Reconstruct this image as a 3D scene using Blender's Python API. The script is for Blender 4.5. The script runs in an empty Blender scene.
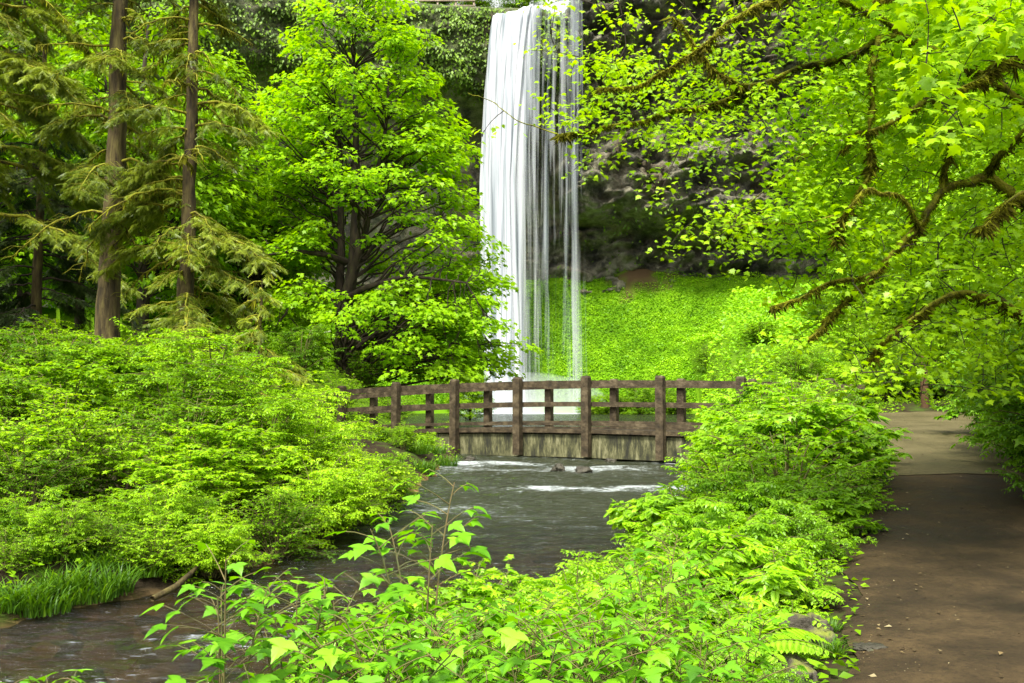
import bpy, math, numpy as np
from mathutils import Vector
R = math.radians
rs = np.random.RandomState(7)
sc = bpy.context.scene
COL = sc.collection
EYE = 1.6; F = 1000.0; PITCH = R(3.63)

# ------------------------------------------------------------------ helpers
def at(px, py, Y):
    dx = (px-512)/F; dz = (341.5-py)/F
    c, s = math.cos(PITCH), math.sin(PITCH)
    y = c-dz*s; z = s+dz*c; t = Y/y
    return np.array([dx*t, Y, EYE+z*t])

_lat = np.random.RandomState(3).rand(32, 32, 32)
def vnoise(P):
    P = np.asarray(P, float); i = np.floor(P).astype(int); f = P-i; f = f*f*(3-2*f)
    a = i % 32; b = (i+1) % 32; out = 0
    for dx in (0, 1):
        for dy in (0, 1):
            for dz in (0, 1):
                w = (f[..., 0] if dx else 1-f[..., 0])*(f[..., 1] if dy else 1-f[..., 1])*(f[..., 2] if dz else 1-f[..., 2])
                out = out+w*_lat[(b if dx else a)[..., 0], (b if dy else a)[..., 1], (b if dz else a)[..., 2]]
    return out*2-1
def fbm(P, octv=4, gain=.5):
    P = np.asarray(P, float); o = 0; g = 1
    for k in range(octv):
        o = o+g*vnoise(P*(2.03**k)+k*7.3); g *= gain
    return o
def ss(x): x = np.clip(x, 0, 1); return x*x*(3-2*x)
def norm(v): return v/np.maximum(np.linalg.norm(v, axis=-1, keepdims=True), 1e-9)

def link(o, parent=None):
    COL.objects.link(o)
    if parent is not None: o.parent = parent
    return o
def mesh_obj(name, V, Fc, mat, parent=None, smooth=False, attr=None):
    me = bpy.data.meshes.new(name)
    V = np.ascontiguousarray(V, dtype=np.float32)
    if isinstance(Fc, np.ndarray):
        k = Fc.shape[1]; n = Fc.shape[0]
        me.vertices.add(len(V)); me.vertices.foreach_set('co', V.ravel())
        me.loops.add(n*k); me.loops.foreach_set('vertex_index', Fc.astype(np.int32).ravel())
        me.polygons.add(n); me.polygons.foreach_set('loop_start', np.arange(0, n*k, k, dtype=np.int32))
        me.polygons.foreach_set('loop_total', np.full(n, k, np.int32))
        me.update(calc_edges=True)
    else:
        me.from_pydata(V.tolist(), [], Fc); me.update()
    if attr:
        for an, av in attr.items():
            a = me.attributes.new(an, 'FLOAT', 'POINT'); a.data.foreach_set('value', np.asarray(av, np.float32))
    if smooth: me.polygons.foreach_set('use_smooth', np.ones(len(me.polygons), bool))
    if mat: me.materials.append(mat)
    return link(bpy.data.objects.new(name, me), parent)
def tag(o, label=None, cat=None, group=None, kind=None):
    if label: o['label'] = label
    if cat: o['category'] = cat
    if group: o['group'] = group
    if kind: o['kind'] = kind
    return o
def thing(name, label, cat, loc=(0, 0, 0), rz=0, group=None, scale=None):
    o = link(bpy.data.objects.new(name, None)); o.location = tuple(loc); o.rotation_euler = (0, 0, rz)
    if scale: o.scale = scale if hasattr(scale, '__len__') else (scale,)*3
    return tag(o, label, cat, group)
def dup(root, loc, rz, label, cat=None, group=None, scale=1):
    r = root.copy(); link(r); r.location = tuple(loc); r.rotation_euler = (0, 0, rz)
    r.scale = scale if hasattr(scale, '__len__') else (scale,)*3
    r['label'] = label
    if cat: r['category'] = cat
    if group: r['group'] = group
    for ch in list(root.children):
        c = ch.copy(); link(c, r)
        for g in ch.children:
            d = g.copy(); link(d, c)
    return r
class Reuse:
    """the first use moves the original, later uses copy it"""
    def __init__(s, root): s.root, s.used = root, False
    def put(s, loc, rz, label, cat=None, group=None, scale=1):
        if s.used: return dup(s.root, loc, rz, label, cat, group, scale)
        s.used = True; o = s.root; o.location = tuple(loc); o.rotation_euler = (0, 0, rz)
        o.scale = scale if hasattr(scale, '__len__') else (scale,)*3
        o['label'] = label
        if cat: o['category'] = cat
        if group: o['group'] = group
        return o

class Wood:
    def __init__(s): s.V = []; s.F = []; s.n = 0
    def tube(s, pts, rad, m=5, cap=True):
        P = np.asarray(pts, float); n = len(P); rad = np.broadcast_to(rad, (n,))
        T = norm(np.gradient(P, axis=0))
        ref = np.array([0, 0, 1.]) if abs(T[:, 2]).mean() < .8 else np.array([1., 0, 0])
        A = norm(np.cross(T, ref)); B = np.cross(T, A)
        th = np.linspace(0, 2*np.pi, m, endpoint=False)
        Rg = P[:, None]+rad[:, None, None]*(A[:, None]*np.cos(th)[None, :, None]+B[:, None]*np.sin(th)[None, :, None])
        s.V.append(Rg.reshape(-1, 3))
        i = np.arange(n-1)[:, None]*m; j = np.arange(m)[None]; k = (j+1) % m
        q = np.stack([i+j, i+k, i+m+k, i+m+j], -1).reshape(-1, 4)+s.n
        s.F.append(q); s.n += n*m
    def box(s, c, ax, ay, az):
        c = np.asarray(c, float); ax, ay, az = (np.asarray(a, float)/2 for a in (ax, ay, az))
        v = [c+i*ax+j*ay+k*az for k in (-1, 1) for j in (-1, 1) for i in (-1, 1)]
        s.V.append(np.array(v)); f = np.array([[0, 2, 3, 1], [4, 5, 7, 6], [0, 1, 5, 4], [2, 6, 7, 3], [0, 4, 6, 2], [1, 3, 7, 5]])
        s.F.append(f+s.n); s.n += 8
    def build(s, name, mat, parent=None, smooth=True, rough=0):
        V = np.concatenate(s.V)
        if rough: V = V+rough*np.stack([fbm(V*3/max(rough*12, .2)+k*9, 2) for k in range(3)], -1)
        return mesh_obj(name, V, np.concatenate(s.F), mat, parent, smooth)

class Leaves:
    def __init__(s): s.P = []; s.D = []; s.N = []; s.S = []; s.v = []
    def add(s, P, D, N, S, v):
        n = len(P); s.P.append(P); s.D.append(D); s.N.append(N); s.S.append(np.broadcast_to(S, (n,)).astype(float)); s.v.append(np.broadcast_to(v, (n,)).astype(float))
    def build(s, name, tmpl, mat, parent=None):
        P, D, N = (np.concatenate(a) for a in (s.P, s.D, s.N)); S = np.concatenate(s.S); v = np.concatenate(s.v)
        D = norm(D); X = norm(np.cross(D, N)); N = np.cross(X, D)
        TV, TF = tmpl
        W = P[:, None]+S[:, None, None]*(TV[None, :, 0, None]*X[:, None]+TV[None, :, 1, None]*D[:, None]+TV[None, :, 2, None]*N[:, None])
        nv = len(TV)
        Fc = (TF[None]+(np.arange(len(P))*nv)[:, None, None]).reshape(-1, 3)
        return mesh_obj(name, W.reshape(-1, 3), Fc, mat, parent, False, {'v': np.repeat(v, nv)})

def fan(out, droop=.25, fold=.12):
    """outline (x,y) points around a leaf; first = base; fan about a midrib point"""
    o = np.array(out, float); c = np.array([0, .42])
    r2 = (o[:, 0]**2*1.2+(o[:, 1]-.2)**2)
    z = -droop*r2+fold*np.abs(o[:, 0])
    V = np.concatenate([[[0, .42, -.02]], np.column_stack([o, z])])
    n = len(o); Fc = np.array([[0, 1+i, 1+(i+1) % n] for i in range(n)])
    return V, Fc
def sym(right): # right half outline base..tip -> full
    left = [(-x, y) for x, y in right[1:-1]][::-1]
    return right+left
T_SIMPLE = (np.array([[0, 0, 0], [.3, .42, .06], [0, 1, -.15], [-.3, .42, .06], [0, .5, -.02]]), np.array([[0, 1, 4], [1, 2, 4], [2, 3, 4], [3, 0, 4]]))
T_TINY = (np.array([[0, 0, 0], [.33, .45, .08], [0, 1, -.1], [-.33, .45, .08]]), np.array([[0, 1, 2], [0, 2, 3]]))
T_NEEDLE = (np.array([[-.07, 0, 0], [.07, 0, 0], [.03, 1, -.12], [-.03, 1, -.12]]), np.array([[0, 1, 2], [0, 2, 3]]))
T_MAPLE = fan(sym([(0, 0), (.2, .05), (.5, .0), (.33, .22), (.62, .45), (.28, .52), (.3, .72), (.14, .74), (0, 1.05)]), .3, .1)
T_MAPLE_S = fan([(0, 0), (.45, .05), (.28, .3), (.55, .55), (.2, .62), (0, 1.05), (-.2, .62), (-.55, .55), (-.28, .3), (-.45, .05)], .3, .1)
T_THIMBLE = fan(sym([(0, 0), (.12, -.08), (.30, -.07), (.44, .03), (.56, .10), (.76, .28), (.58, .31), (.50, .40), (.35, .40), (.36, .52), (.29, .60), (.29, .70), (.20, .80), (.17, .90), (.09, .99), (0, 1.2)]), .24, .14)
def compound(npair, tmpl, L=.42):
    V = []; Fc = []; n = 0
    def addl(p, ang, s, dz):
        nonlocal n
        v, f = tmpl; c, d = math.cos(ang), math.sin(ang)
        w = np.column_stack([v[:, 0]*c+v[:, 1]*d, -v[:, 0]*d+v[:, 1]*c, v[:, 2]-dz*v[:, 1]])*s+np.array(p)
        V.append(w); Fc.append(f+n); n += len(v)
    for i in range(npair):
        y = .18+.62*i/max(npair-.2, 1); z = -.18*y*y
        for sg in (1, -1): addl((0, y, z), sg*R(58), L*(1-.35*i/npair), .25)
    addl((0, .72, -.1), 0, L*.95, .3)
    return np.concatenate(V), np.concatenate(Fc)
T_COMP3 = compound(1, T_SIMPLE, .55)
T_COMP5 = compound(2, T_SIMPLE, .45)
T_FROND = compound(8, T_TINY, .3)
def _spray():
    V = []; Fc = []; n = 0; q = np.random.RandomState(5)
    for i in range(11):
        y = i/11.; L = (.42*(1-y*.75))*(.8+.4*q.rand())
        for sg in (1, -1):
            a = np.array([0, y, -.12*y*y]); b = a+np.array([sg*L, L*.55, -.1-.12*q.rand()])
            w = np.array([0, .045, 0])
            V += [a-w*.7, a+w*.7, b]; Fc.append([n, n+1, n+2]); n += 3
    V += [np.array([-.03, 0, 0]), np.array([.03, 0, 0]), np.array([0, 1.15, -.2])]; Fc.append([n, n+1, n+2])
    return np.array(V), np.array(Fc)
T_SPRAY = _spray()
T_STRAND = (np.array([[-.07, 0, 0], [.07, 0, 0], [.035, .6, .08], [-.035, .6, -.03], [.1, 1, 0]]), np.array([[0, 1, 2], [0, 2, 3], [3, 2, 4]]))

# ------------------------------------------------------------------ materials
def mat_new(name):
    m = bpy.data.materials.new(name); m.use_nodes = True
    nt = m.node_tree; nt.nodes.clear(); return m, nt
def N(nt, t, **k):
    n = nt.nodes.new(t)
    for a, b in k.items():
        if a in n.inputs.keys(): n.inputs[a].default_value = b
        else: setattr(n, a, b)
    return n
def lk(nt, a, b): nt.links.new(a, b)
def ramp(nt, fac, stops):
    r = nt.nodes.new('ShaderNodeValToRGB'); e = r.color_ramp.elements
    while len(e) < len(stops): e.new(.5)
    for x, (p, c) in zip(e, stops): x.position = p; x.color = (*c, 1) if len(c) == 3 else c
    lk(nt, fac, r.inputs[0]); return r
def math_n(nt, op, a, b=None, c=None):
    n = nt.nodes.new('ShaderNodeMath'); n.operation = op
    for i, x in enumerate((a, b, c)):
        if x is None: continue
        if isinstance(x, (int, float)): n.inputs[i].default_value = x
        else: lk(nt, x, n.inputs[i])
    return n.outputs[0]
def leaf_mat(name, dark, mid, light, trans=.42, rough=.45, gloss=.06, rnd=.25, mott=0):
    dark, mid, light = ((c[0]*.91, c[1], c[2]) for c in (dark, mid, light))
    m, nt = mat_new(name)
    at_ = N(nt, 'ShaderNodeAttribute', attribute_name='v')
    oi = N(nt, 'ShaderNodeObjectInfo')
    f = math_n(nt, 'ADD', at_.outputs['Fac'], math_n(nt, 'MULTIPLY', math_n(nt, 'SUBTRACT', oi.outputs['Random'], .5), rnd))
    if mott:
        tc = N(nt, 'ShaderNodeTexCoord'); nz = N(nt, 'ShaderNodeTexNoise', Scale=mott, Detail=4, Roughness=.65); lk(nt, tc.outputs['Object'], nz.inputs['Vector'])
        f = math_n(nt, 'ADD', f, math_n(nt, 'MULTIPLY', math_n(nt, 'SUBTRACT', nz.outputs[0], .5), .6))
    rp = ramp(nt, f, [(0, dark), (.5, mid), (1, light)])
    d = N(nt, 'ShaderNodeBsdfDiffuse'); t = N(nt, 'ShaderNodeBsdfTranslucent'); g = N(nt, 'ShaderNodeBsdfGlossy', Roughness=rough)
    g.inputs['Color'].default_value = (.9, .95, .85, 1)
    lk(nt, rp.outputs[0], d.inputs[0])
    hs = N(nt, 'ShaderNodeHueSaturation', Value=1.25, Saturation=1.05, Hue=.492); lk(nt, rp.outputs[0], hs.inputs['Color']); lk(nt, hs.outputs[0], t.inputs[0])
    mx = N(nt, 'ShaderNodeMixShader', Fac=trans); lk(nt, d.outputs[0], mx.inputs[1]); lk(nt, t.outputs[0], mx.inputs[2])
    mg = N(nt, 'ShaderNodeMixShader', Fac=gloss); lk(nt, mx.outputs[0], mg.inputs[1]); lk(nt, g.outputs[0], mg.inputs[2])
    o = N(nt, 'ShaderNodeOutputMaterial'); lk(nt, mg.outputs[0], o.inputs[0]); return m
def noise_mat(name, stops, scale=3, detail=6, rough=.9, bump=.3, bscale=None, stretch=(1, 1, 1), spec=.3, up=None, dist=.05):
    """noise-ramped rough surface; up=(colour, lo, hi) lays that colour on upward faces, moss on bark and rock"""
    m, nt = mat_new(name)
    tc = N(nt, 'ShaderNodeTexCoord'); mp = N(nt, 'ShaderNodeMapping'); mp.inputs['Scale'].default_value = stretch
    lk(nt, tc.outputs['Object'], mp.inputs[0])
    n1 = N(nt, 'ShaderNodeTexNoise', Scale=scale, Detail=detail, Roughness=.6); lk(nt, mp.outputs[0], n1.inputs['Vector'])
    col = ramp(nt, n1.outputs[0], stops).outputs[0]
    if up:
        ge = N(nt, 'ShaderNodeNewGeometry'); sx = N(nt, 'ShaderNodeSeparateXYZ'); lk(nt, ge.outputs['Normal'], sx.inputs[0])
        n3 = N(nt, 'ShaderNodeTexNoise', Scale=scale*.7, Detail=5); lk(nt, mp.outputs[0], n3.inputs['Vector'])
        f = math_n(nt, 'ADD', sx.outputs['Z'], math_n(nt, 'MULTIPLY', math_n(nt, 'SUBTRACT', n3.outputs[0], .5), 2.2))
        mr = N(nt, 'ShaderNodeMapRange'); mr.inputs[1].default_value = up[1]; mr.inputs[2].default_value = up[2]; lk(nt, f, mr.inputs[0])
        mc = N(nt, 'ShaderNodeMix', data_type='RGBA'); lk(nt, mr.outputs[0], mc.inputs[0]); lk(nt, col, mc.inputs[6]); mc.inputs[7].default_value = (*up[0], 1)
        col = mc.outputs[2]
    b = N(nt, 'ShaderNodeBsdfPrincipled', Roughness=rough); b.inputs['Specular IOR Level'].default_value = spec
    lk(nt, col, b.inputs['Base Color'])
    n2 = N(nt, 'ShaderNodeTexNoise', Scale=bscale or scale*4, Detail=8, Roughness=.65); lk(nt, mp.outputs[0], n2.inputs['Vector'])
    bp = N(nt, 'ShaderNodeBump', Strength=bump, Distance=dist); lk(nt, n2.outputs[0], bp.inputs['Height']); lk(nt, bp.outputs[0], b.inputs['Normal'])
    o = N(nt, 'ShaderNodeOutputMaterial'); lk(nt, b.outputs[0], o.inputs[0]); return m

M = {}
M['maple'] = leaf_mat('maple_leaf', (.13, .24, .003), (.26, .45, .005), (.39, .60, .012), gloss=.012, trans=.52)
M['nearmaple'] = leaf_mat('near_maple_leaf', (.14, .26, .003), (.29, .47, .004), (.43, .61, .009), trans=.52, gloss=.025)
M['wood_tree'] = leaf_mat('woodland_leaf', (.09, .18, .003), (.21, .37, .004), (.35, .54, .009), rnd=.5, gloss=.015)
M['shrub'] = leaf_mat('shrub_leaf', (.07, .16, .003), (.21, .38, .004), (.38, .57, .012), rnd=.8, gloss=.015)
M['bank'] = leaf_mat('bank_leaf', (.12, .25, .003), (.25, .46, .005), (.40, .62, .012), rnd=.5, trans=.45, gloss=.03)
M['thimble'] = leaf_mat('thimbleberry_leaf', (.07, .21, .003), (.17, .40, .005), (.27, .52, .010), trans=.42, gloss=.03, rnd=.2, mott=22)
M['darkshrub'] = leaf_mat('shade_shrub_leaf', (.07, .17, .004), (.16, .33, .006), (.28, .48, .012), rnd=.3, gloss=.03)
M['grass'] = leaf_mat('grass_blade', (.035, .09, .006), (.085, .19, .01), (.2, .33, .02), gloss=.02)
M['fern'] = leaf_mat('fern_leaf', (.16, .33, .006), (.27, .48, .010), (.38, .60, .02), gloss=.03)
M['needle'] = leaf_mat('conifer_needle', (.045, .065, .005), (.14, .18, .009), (.28, .32, .016), trans=.25, gloss=.03)
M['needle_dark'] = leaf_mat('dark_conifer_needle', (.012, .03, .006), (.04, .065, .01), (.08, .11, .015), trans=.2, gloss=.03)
M['cover'] = leaf_mat('slope_cover_leaf', (.10, .24, .004), (.22, .44, .005), (.34, .56, .009), trans=.3, gloss=.02, rnd=0)
M['clifftuft'] = leaf_mat('cliff_plant_leaf', (.07, .12, .01), (.15, .24, .018), (.25, .37, .03), trans=.3, gloss=.02)
M['litter'] = leaf_mat('dead_leaf', (.06, .035, .015), (.16, .1, .04), (.45, .36, .2), trans=.1)
M['moss'] = leaf_mat('hanging_moss', (.035, .028, .006), (.11, .10, .010), (.28, .27, .015), trans=.3, gloss=0)
M['bark'] = noise_mat('dark_bark', [(.35, (.018, .013, .009)), (.6, (.05, .036, .022)), (.75, (.07, .08, .02))], 6, bump=.7, stretch=(1, 1, .3))
M['conbark'] = noise_mat('conifer_bark', [(.35, (.02, .014, .005)), (.5, (.065, .048, .016)), (.68, (.13, .11, .03))], 7, bump=1, bscale=14, stretch=(1, 1, .18), dist=.06)
M['mossbark'] = noise_mat('mossy_bark', [(.3, (.03, .022, .008)), (.42, (.10, .085, .010)), (.54, (.26, .25, .012))], 5, bump=1, bscale=30, dist=.05, up=((.24, .27, .015), .3, 1.1))
M['stem'] = noise_mat('green_stem', [(.3, (.10, .13, .03)), (.7, (.14, .09, .04))], 12, bump=.1)
M['plank'] = noise_mat('weathered_timber', [(.3, (.018, .013, .006)), (.5, (.048, .034, .016)), (.72, (.12, .092, .05))], 5, bump=.6, bscale=12, stretch=(1, 1, 1), rough=.75, up=((.13, .11, .07), 1.1, 1.9))  # patches of paler tan on the upward faces
M['rock'] = noise_mat('wet_rock', [(.3, (.015, .014, .009)), (.55, (.05, .045, .03)), (.8, (.12, .11, .08))], 4, bump=.8, rough=.55, up=((.10, .15, .02), 1.1, 1.8))
M['mossrock'] = noise_mat('mossy_rock', [(.3, (.03, .026, .017)), (.55, (.09, .078, .055)), (.8, (.18, .16, .12))], 5, bump=.9, rough=.8, up=((.20, .24, .02), .6, 1.3))
M['ruststeel'] = noise_mat('dark_post_paint', [(.3, (.02, .02, .018)), (.7, (.05, .045, .04))], 8, bump=.2)

def ground_mat():
    m, nt = mat_new('forest_floor')
    ge = N(nt, 'ShaderNodeNewGeometry'); sp = N(nt, 'ShaderNodeSeparateXYZ'); lk(nt, ge.outputs['Position'], sp.inputs[0])
    n1 = N(nt, 'ShaderNodeTexNoise', Scale=1.2, Detail=8, Roughness=.65); lk(nt, ge.outputs['Position'], n1.inputs['Vector'])
    soil = ramp(nt, n1.outputs[0], [(.35, (.012, .009, .005)), (.5, (.03, .022, .012)), (.58, (.035, .045, .01)), (.7, (.05, .11, .01))])
    n2 = N(nt, 'ShaderNodeTexNoise', Scale=.5, Detail=9, Roughness=.7); lk(nt, ge.outputs['Position'], n2.inputs['Vector'])
    green = ramp(nt, n2.outputs[0], [(.32, (.04, .09, .004)), (.45, (.08, .18, .004)), (.7, (.13, .25, .006))])
    f = N(nt, 'ShaderNodeMapRange'); f.inputs[1].default_value = 28; f.inputs[2].default_value = 44; lk(nt, sp.outputs['Y'], f.inputs[0])
    mc = N(nt, 'ShaderNodeMix', data_type='RGBA'); lk(nt, f.outputs[0], mc.inputs[0]); lk(nt, soil.outputs[0], mc.inputs[6]); lk(nt, green.outputs[0], mc.inputs[7])
    # stream bed: brown gravel, marked per vertex
    a = N(nt, 'ShaderNodeAttribute', attribute_name='bed')
    vo = N(nt, 'ShaderNodeTexVoronoi', Scale=5); lk(nt, ge.outputs['Position'], vo.inputs['Vector'])
    vc = N(nt, 'ShaderNodeSeparateColor'); lk(nt, vo.outputs['Color'], vc.inputs[0])
    bed = ramp(nt, vc.outputs[0], [(.0, (.05, .03, .01)), (.5, (.13, .08, .026)), (1, (.24, .16, .065))])
    ea = N(nt, 'ShaderNodeAttribute', attribute_name='earth')
    me_ = N(nt, 'ShaderNodeMix', data_type='RGBA'); lk(nt, ea.outputs['Fac'], me_.inputs[0]); lk(nt, mc.outputs[2], me_.inputs[6]); me_.inputs[7].default_value = (.085, .055, .026, 1)
    m2 = N(nt, 'ShaderNodeMix', data_type='RGBA'); lk(nt, a.outputs['Fac'], m2.inputs[0]); lk(nt, me_.outputs[2], m2.inputs[6]); lk(nt, bed.outputs[0], m2.inputs[7])
    b = N(nt, 'ShaderNodeBsdfPrincipled', Roughness=.95); b.inputs['Specular IOR Level'].default_value = .08; lk(nt, m2.outputs[2], b.inputs['Base Color'])
    n3 = N(nt, 'ShaderNodeTexNoise', Scale=9, Detail=8); lk(nt, ge.outputs['Position'], n3.inputs['Vector'])
    bp = N(nt, 'ShaderNodeBump', Strength=.6, Distance=.06); lk(nt, n3.outputs[0], bp.inputs['Height']); lk(nt, bp.outputs[0], b.inputs['Normal'])
    o = N(nt, 'ShaderNodeOutputMaterial'); lk(nt, b.outputs[0], o.inputs[0]); return m
M['ground'] = ground_mat()

def path_mat(name, stops, speck, rough):
    m, nt = mat_new(name)
    ge = N(nt, 'ShaderNodeNewGeometry')
    n1 = N(nt, 'ShaderNodeTexNoise', Scale=1.1, Detail=9, Roughness=.68); lk(nt, ge.outputs['Position'], n1.inputs['Vector'])
    c = ramp(nt, n1.outputs[0], stops)
    n2 = N(nt, 'ShaderNodeTexNoise', Scale=24, Detail=6, Roughness=.8); lk(nt, ge.outputs['Position'], n2.inputs['Vector'])
    r2 = ramp(nt, n2.outputs[0], [(.3, (.35, .33, .3)), (.5, (1, 1, 1)), (.68, (1.0, 1, 1)), (.78, (speck, speck*.92, speck*.8))])
    mc = N(nt, 'ShaderNodeMix', data_type='RGBA', blend_type='MULTIPLY'); mc.inputs[0].default_value = 1
    lk(nt, c.outputs[0], mc.inputs[6]); lk(nt, r2.outputs[0], mc.inputs[7])
    b = N(nt, 'ShaderNodeBsdfPrincipled'); b.inputs['Specular IOR Level'].default_value = .25; lk(nt, mc.outputs[2], b.inputs['Base Color'])
    rr = N(nt, 'ShaderNodeMapRange'); rr.inputs[1].default_value = .35; rr.inputs[2].default_value = .65; rr.inputs[3].default_value = rough; rr.inputs[4].default_value = rough+.35
    lk(nt, n1.outputs[0], rr.inputs[0]); lk(nt, rr.outputs[0], b.inputs['Roughness'])
    bp = N(nt, 'ShaderNodeBump', Strength=.8, Distance=.03); lk(nt, n2.outputs[0], bp.inputs['Height']); lk(nt, bp.outputs[0], b.inputs['Normal'])
    o = N(nt, 'ShaderNodeOutputMaterial'); lk(nt, b.outputs[0], o.inputs[0]); return m
M['path'] = path_mat('damp_dirt_path', [(.35, (.017, .010, .003)), (.5, (.038, .024, .008)), (.65, (.072, .047, .018))], 2.2, .62)
M['paved'] = path_mat('old_asphalt', [(.35, (.062, .052, .018)), (.5, (.086, .072, .027)), (.65, (.11, .093, .04))], 1.3, .6)

def water_mat():
    m, nt = mat_new('stream_water')
    ge = N(nt, 'ShaderNodeNewGeometry'); sp = N(nt, 'ShaderNodeSeparateXYZ'); lk(nt, ge.outputs['Position'], sp.inputs[0])
    mp = N(nt, 'ShaderNodeMapping'); mp.inputs['Scale'].default_value = (.8, 1.6, 1); lk(nt, ge.outputs['Position'], mp.inputs[0])
    n1 = N(nt, 'ShaderNodeTexNoise', Scale=3.2, Detail=7, Roughness=.62, Distortion=.6); lk(nt, mp.outputs[0], n1.inputs['Vector'])
    bp = N(nt, 'ShaderNodeBump', Strength=1, Distance=.17); lk(nt, n1.outputs[0], bp.inputs['Height'])
    tr = N(nt, 'ShaderNodeBsdfTransparent'); tr.inputs[0].default_value = (.46, .38, .20, 1)
    df = N(nt, 'ShaderNodeBsdfDiffuse'); df.inputs[0].default_value = (.018, .022, .009, 1)
    a = N(nt, 'ShaderNodeAttribute', attribute_name='depth')
    mb = N(nt, 'ShaderNodeMixShader'); lk(nt, a.outputs['Fac'], mb.inputs[0]); lk(nt, tr.outputs[0], mb.inputs[1]); lk(nt, df.outputs[0], mb.inputs[2])
    gl = N(nt, 'ShaderNodeBsdfGlossy', Roughness=.04); lk(nt, bp.outputs[0], gl.inputs['Normal']); gl.inputs[0].default_value = (.95, .97, 1, 1)
    fr = N(nt, 'ShaderNodeFresnel', IOR=1.38); lk(nt, bp.outputs[0], fr.inputs['Normal'])
    mg = N(nt, 'ShaderNodeMixShader'); lk(nt, fr.outputs[0], mg.inputs[0]); lk(nt, mb.outputs[0], mg.inputs[1]); lk(nt, gl.outputs[0], mg.inputs[2])
    # foam where the vertex attribute says the water breaks
    fa = N(nt, 'ShaderNodeAttribute', attribute_name='foam')
    mp2 = N(nt, 'ShaderNodeMapping'); mp2.inputs['Scale'].default_value = (1.0, 2.6, 1); lk(nt, ge.outputs['Position'], mp2.inputs[0])
    n2 = N(nt, 'ShaderNodeTexNoise', Scale=3.4, Detail=10, Roughness=.85, Distortion=1.2); lk(nt, mp2.outputs[0], n2.inputs['Vector'])
    ff = math_n(nt, 'ADD', n2.outputs[0], math_n(nt, 'MULTIPLY', fa.outputs['Fac'], .34))
    fm = N(nt, 'ShaderNodeMapRange'); fm.inputs[1].default_value = .68; fm.inputs[2].default_value = .95; lk(nt, ff, fm.inputs[0])
    n5 = N(nt, 'ShaderNodeTexNoise', Scale=4.2, Detail=6, Roughness=.75); lk(nt, mp2.outputs[0], n5.inputs['Vector'])
    f5 = N(nt, 'ShaderNodeMapRange'); f5.inputs[1].default_value = .61; f5.inputs[2].default_value = .80; f5.inputs[4].default_value = .5
    lk(nt, math_n(nt, 'ADD', n5.outputs[0], math_n(nt, 'MULTIPLY', fa.outputs['Fac'], .10)), f5.inputs[0])
    wd = N(nt, 'ShaderNodeBsdfDiffuse'); wd.inputs[0].default_value = (.62, .68, .68, 1)
    mf = N(nt, 'ShaderNodeMixShader'); lk(nt, math_n(nt, 'MAXIMUM', fm.outputs[0], f5.outputs[0]), mf.inputs[0]); lk(nt, mg.outputs[0], mf.inputs[1]); lk(nt, wd.outputs[0], mf.inputs[2])
    o = N(nt, 'ShaderNodeOutputMaterial'); lk(nt, mf.outputs[0], o.inputs[0]); return m
M['water'] = water_mat()

def fall_mat():
    m, nt = mat_new('falling_water')
    ge = N(nt, 'ShaderNodeNewGeometry')
    mp = N(nt, 'ShaderNodeMapping'); mp.inputs['Scale'].default_value = (1.6, 1.6, .035); lk(nt, ge.outputs['Position'], mp.inputs[0])
    n1 = N(nt, 'ShaderNodeTexNoise', Scale=1.1, Detail=3, Roughness=.5, Distortion=.1); lk(nt, mp.outputs[0], n1.inputs['Vector'])
    a = N(nt, 'ShaderNodeAttribute', attribute_name='dens')
    f = math_n(nt, 'ADD', math_n(nt, 'MULTIPLY', math_n(nt, 'SUBTRACT', n1.outputs[0], .5), 1.5), a.outputs['Fac'])
    cl = N(nt, 'ShaderNodeClamp', Max=.97); lk(nt, f, cl.inputs[0])
    mp3 = N(nt, 'ShaderNodeMapping'); mp3.inputs['Scale'].default_value = (2.2, .6, .03); lk(nt, ge.outputs['Position'], mp3.inputs[0])
    n3 = N(nt, 'ShaderNodeTexNoise', Scale=1.0, Detail=3, Roughness=.55); lk(nt, mp3.outputs[0], n3.inputs['Vector'])
    wc = ramp(nt, n3.outputs[0], [(.36, (.36, .40, .43)), (.48, (.60, .63, .66)), (.58, (.80, .81, .83))])
    d = N(nt, 'ShaderNodeBsdfDiffuse'); t = N(nt, 'ShaderNodeBsdfTranslucent'); lk(nt, wc.outputs[0], d.inputs[0]); lk(nt, wc.outputs[0], t.inputs[0])
    mx = N(nt, 'ShaderNodeMixShader', Fac=.4); lk(nt, d.outputs[0], mx.inputs[1]); lk(nt, t.outputs[0], mx.inputs[2])
    tr = N(nt, 'ShaderNodeBsdfTransparent')
    mm = N(nt, 'ShaderNodeMixShader'); lk(nt, cl.outputs[0], mm.inputs[0]); lk(nt, tr.outputs[0], mm.inputs[1]); lk(nt, mx.outputs[0], mm.inputs[2])
    o = N(nt, 'ShaderNodeOutputMaterial'); lk(nt, mm.outputs[0], o.inputs[0]); return m
M['fall'] = fall_mat()

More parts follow.
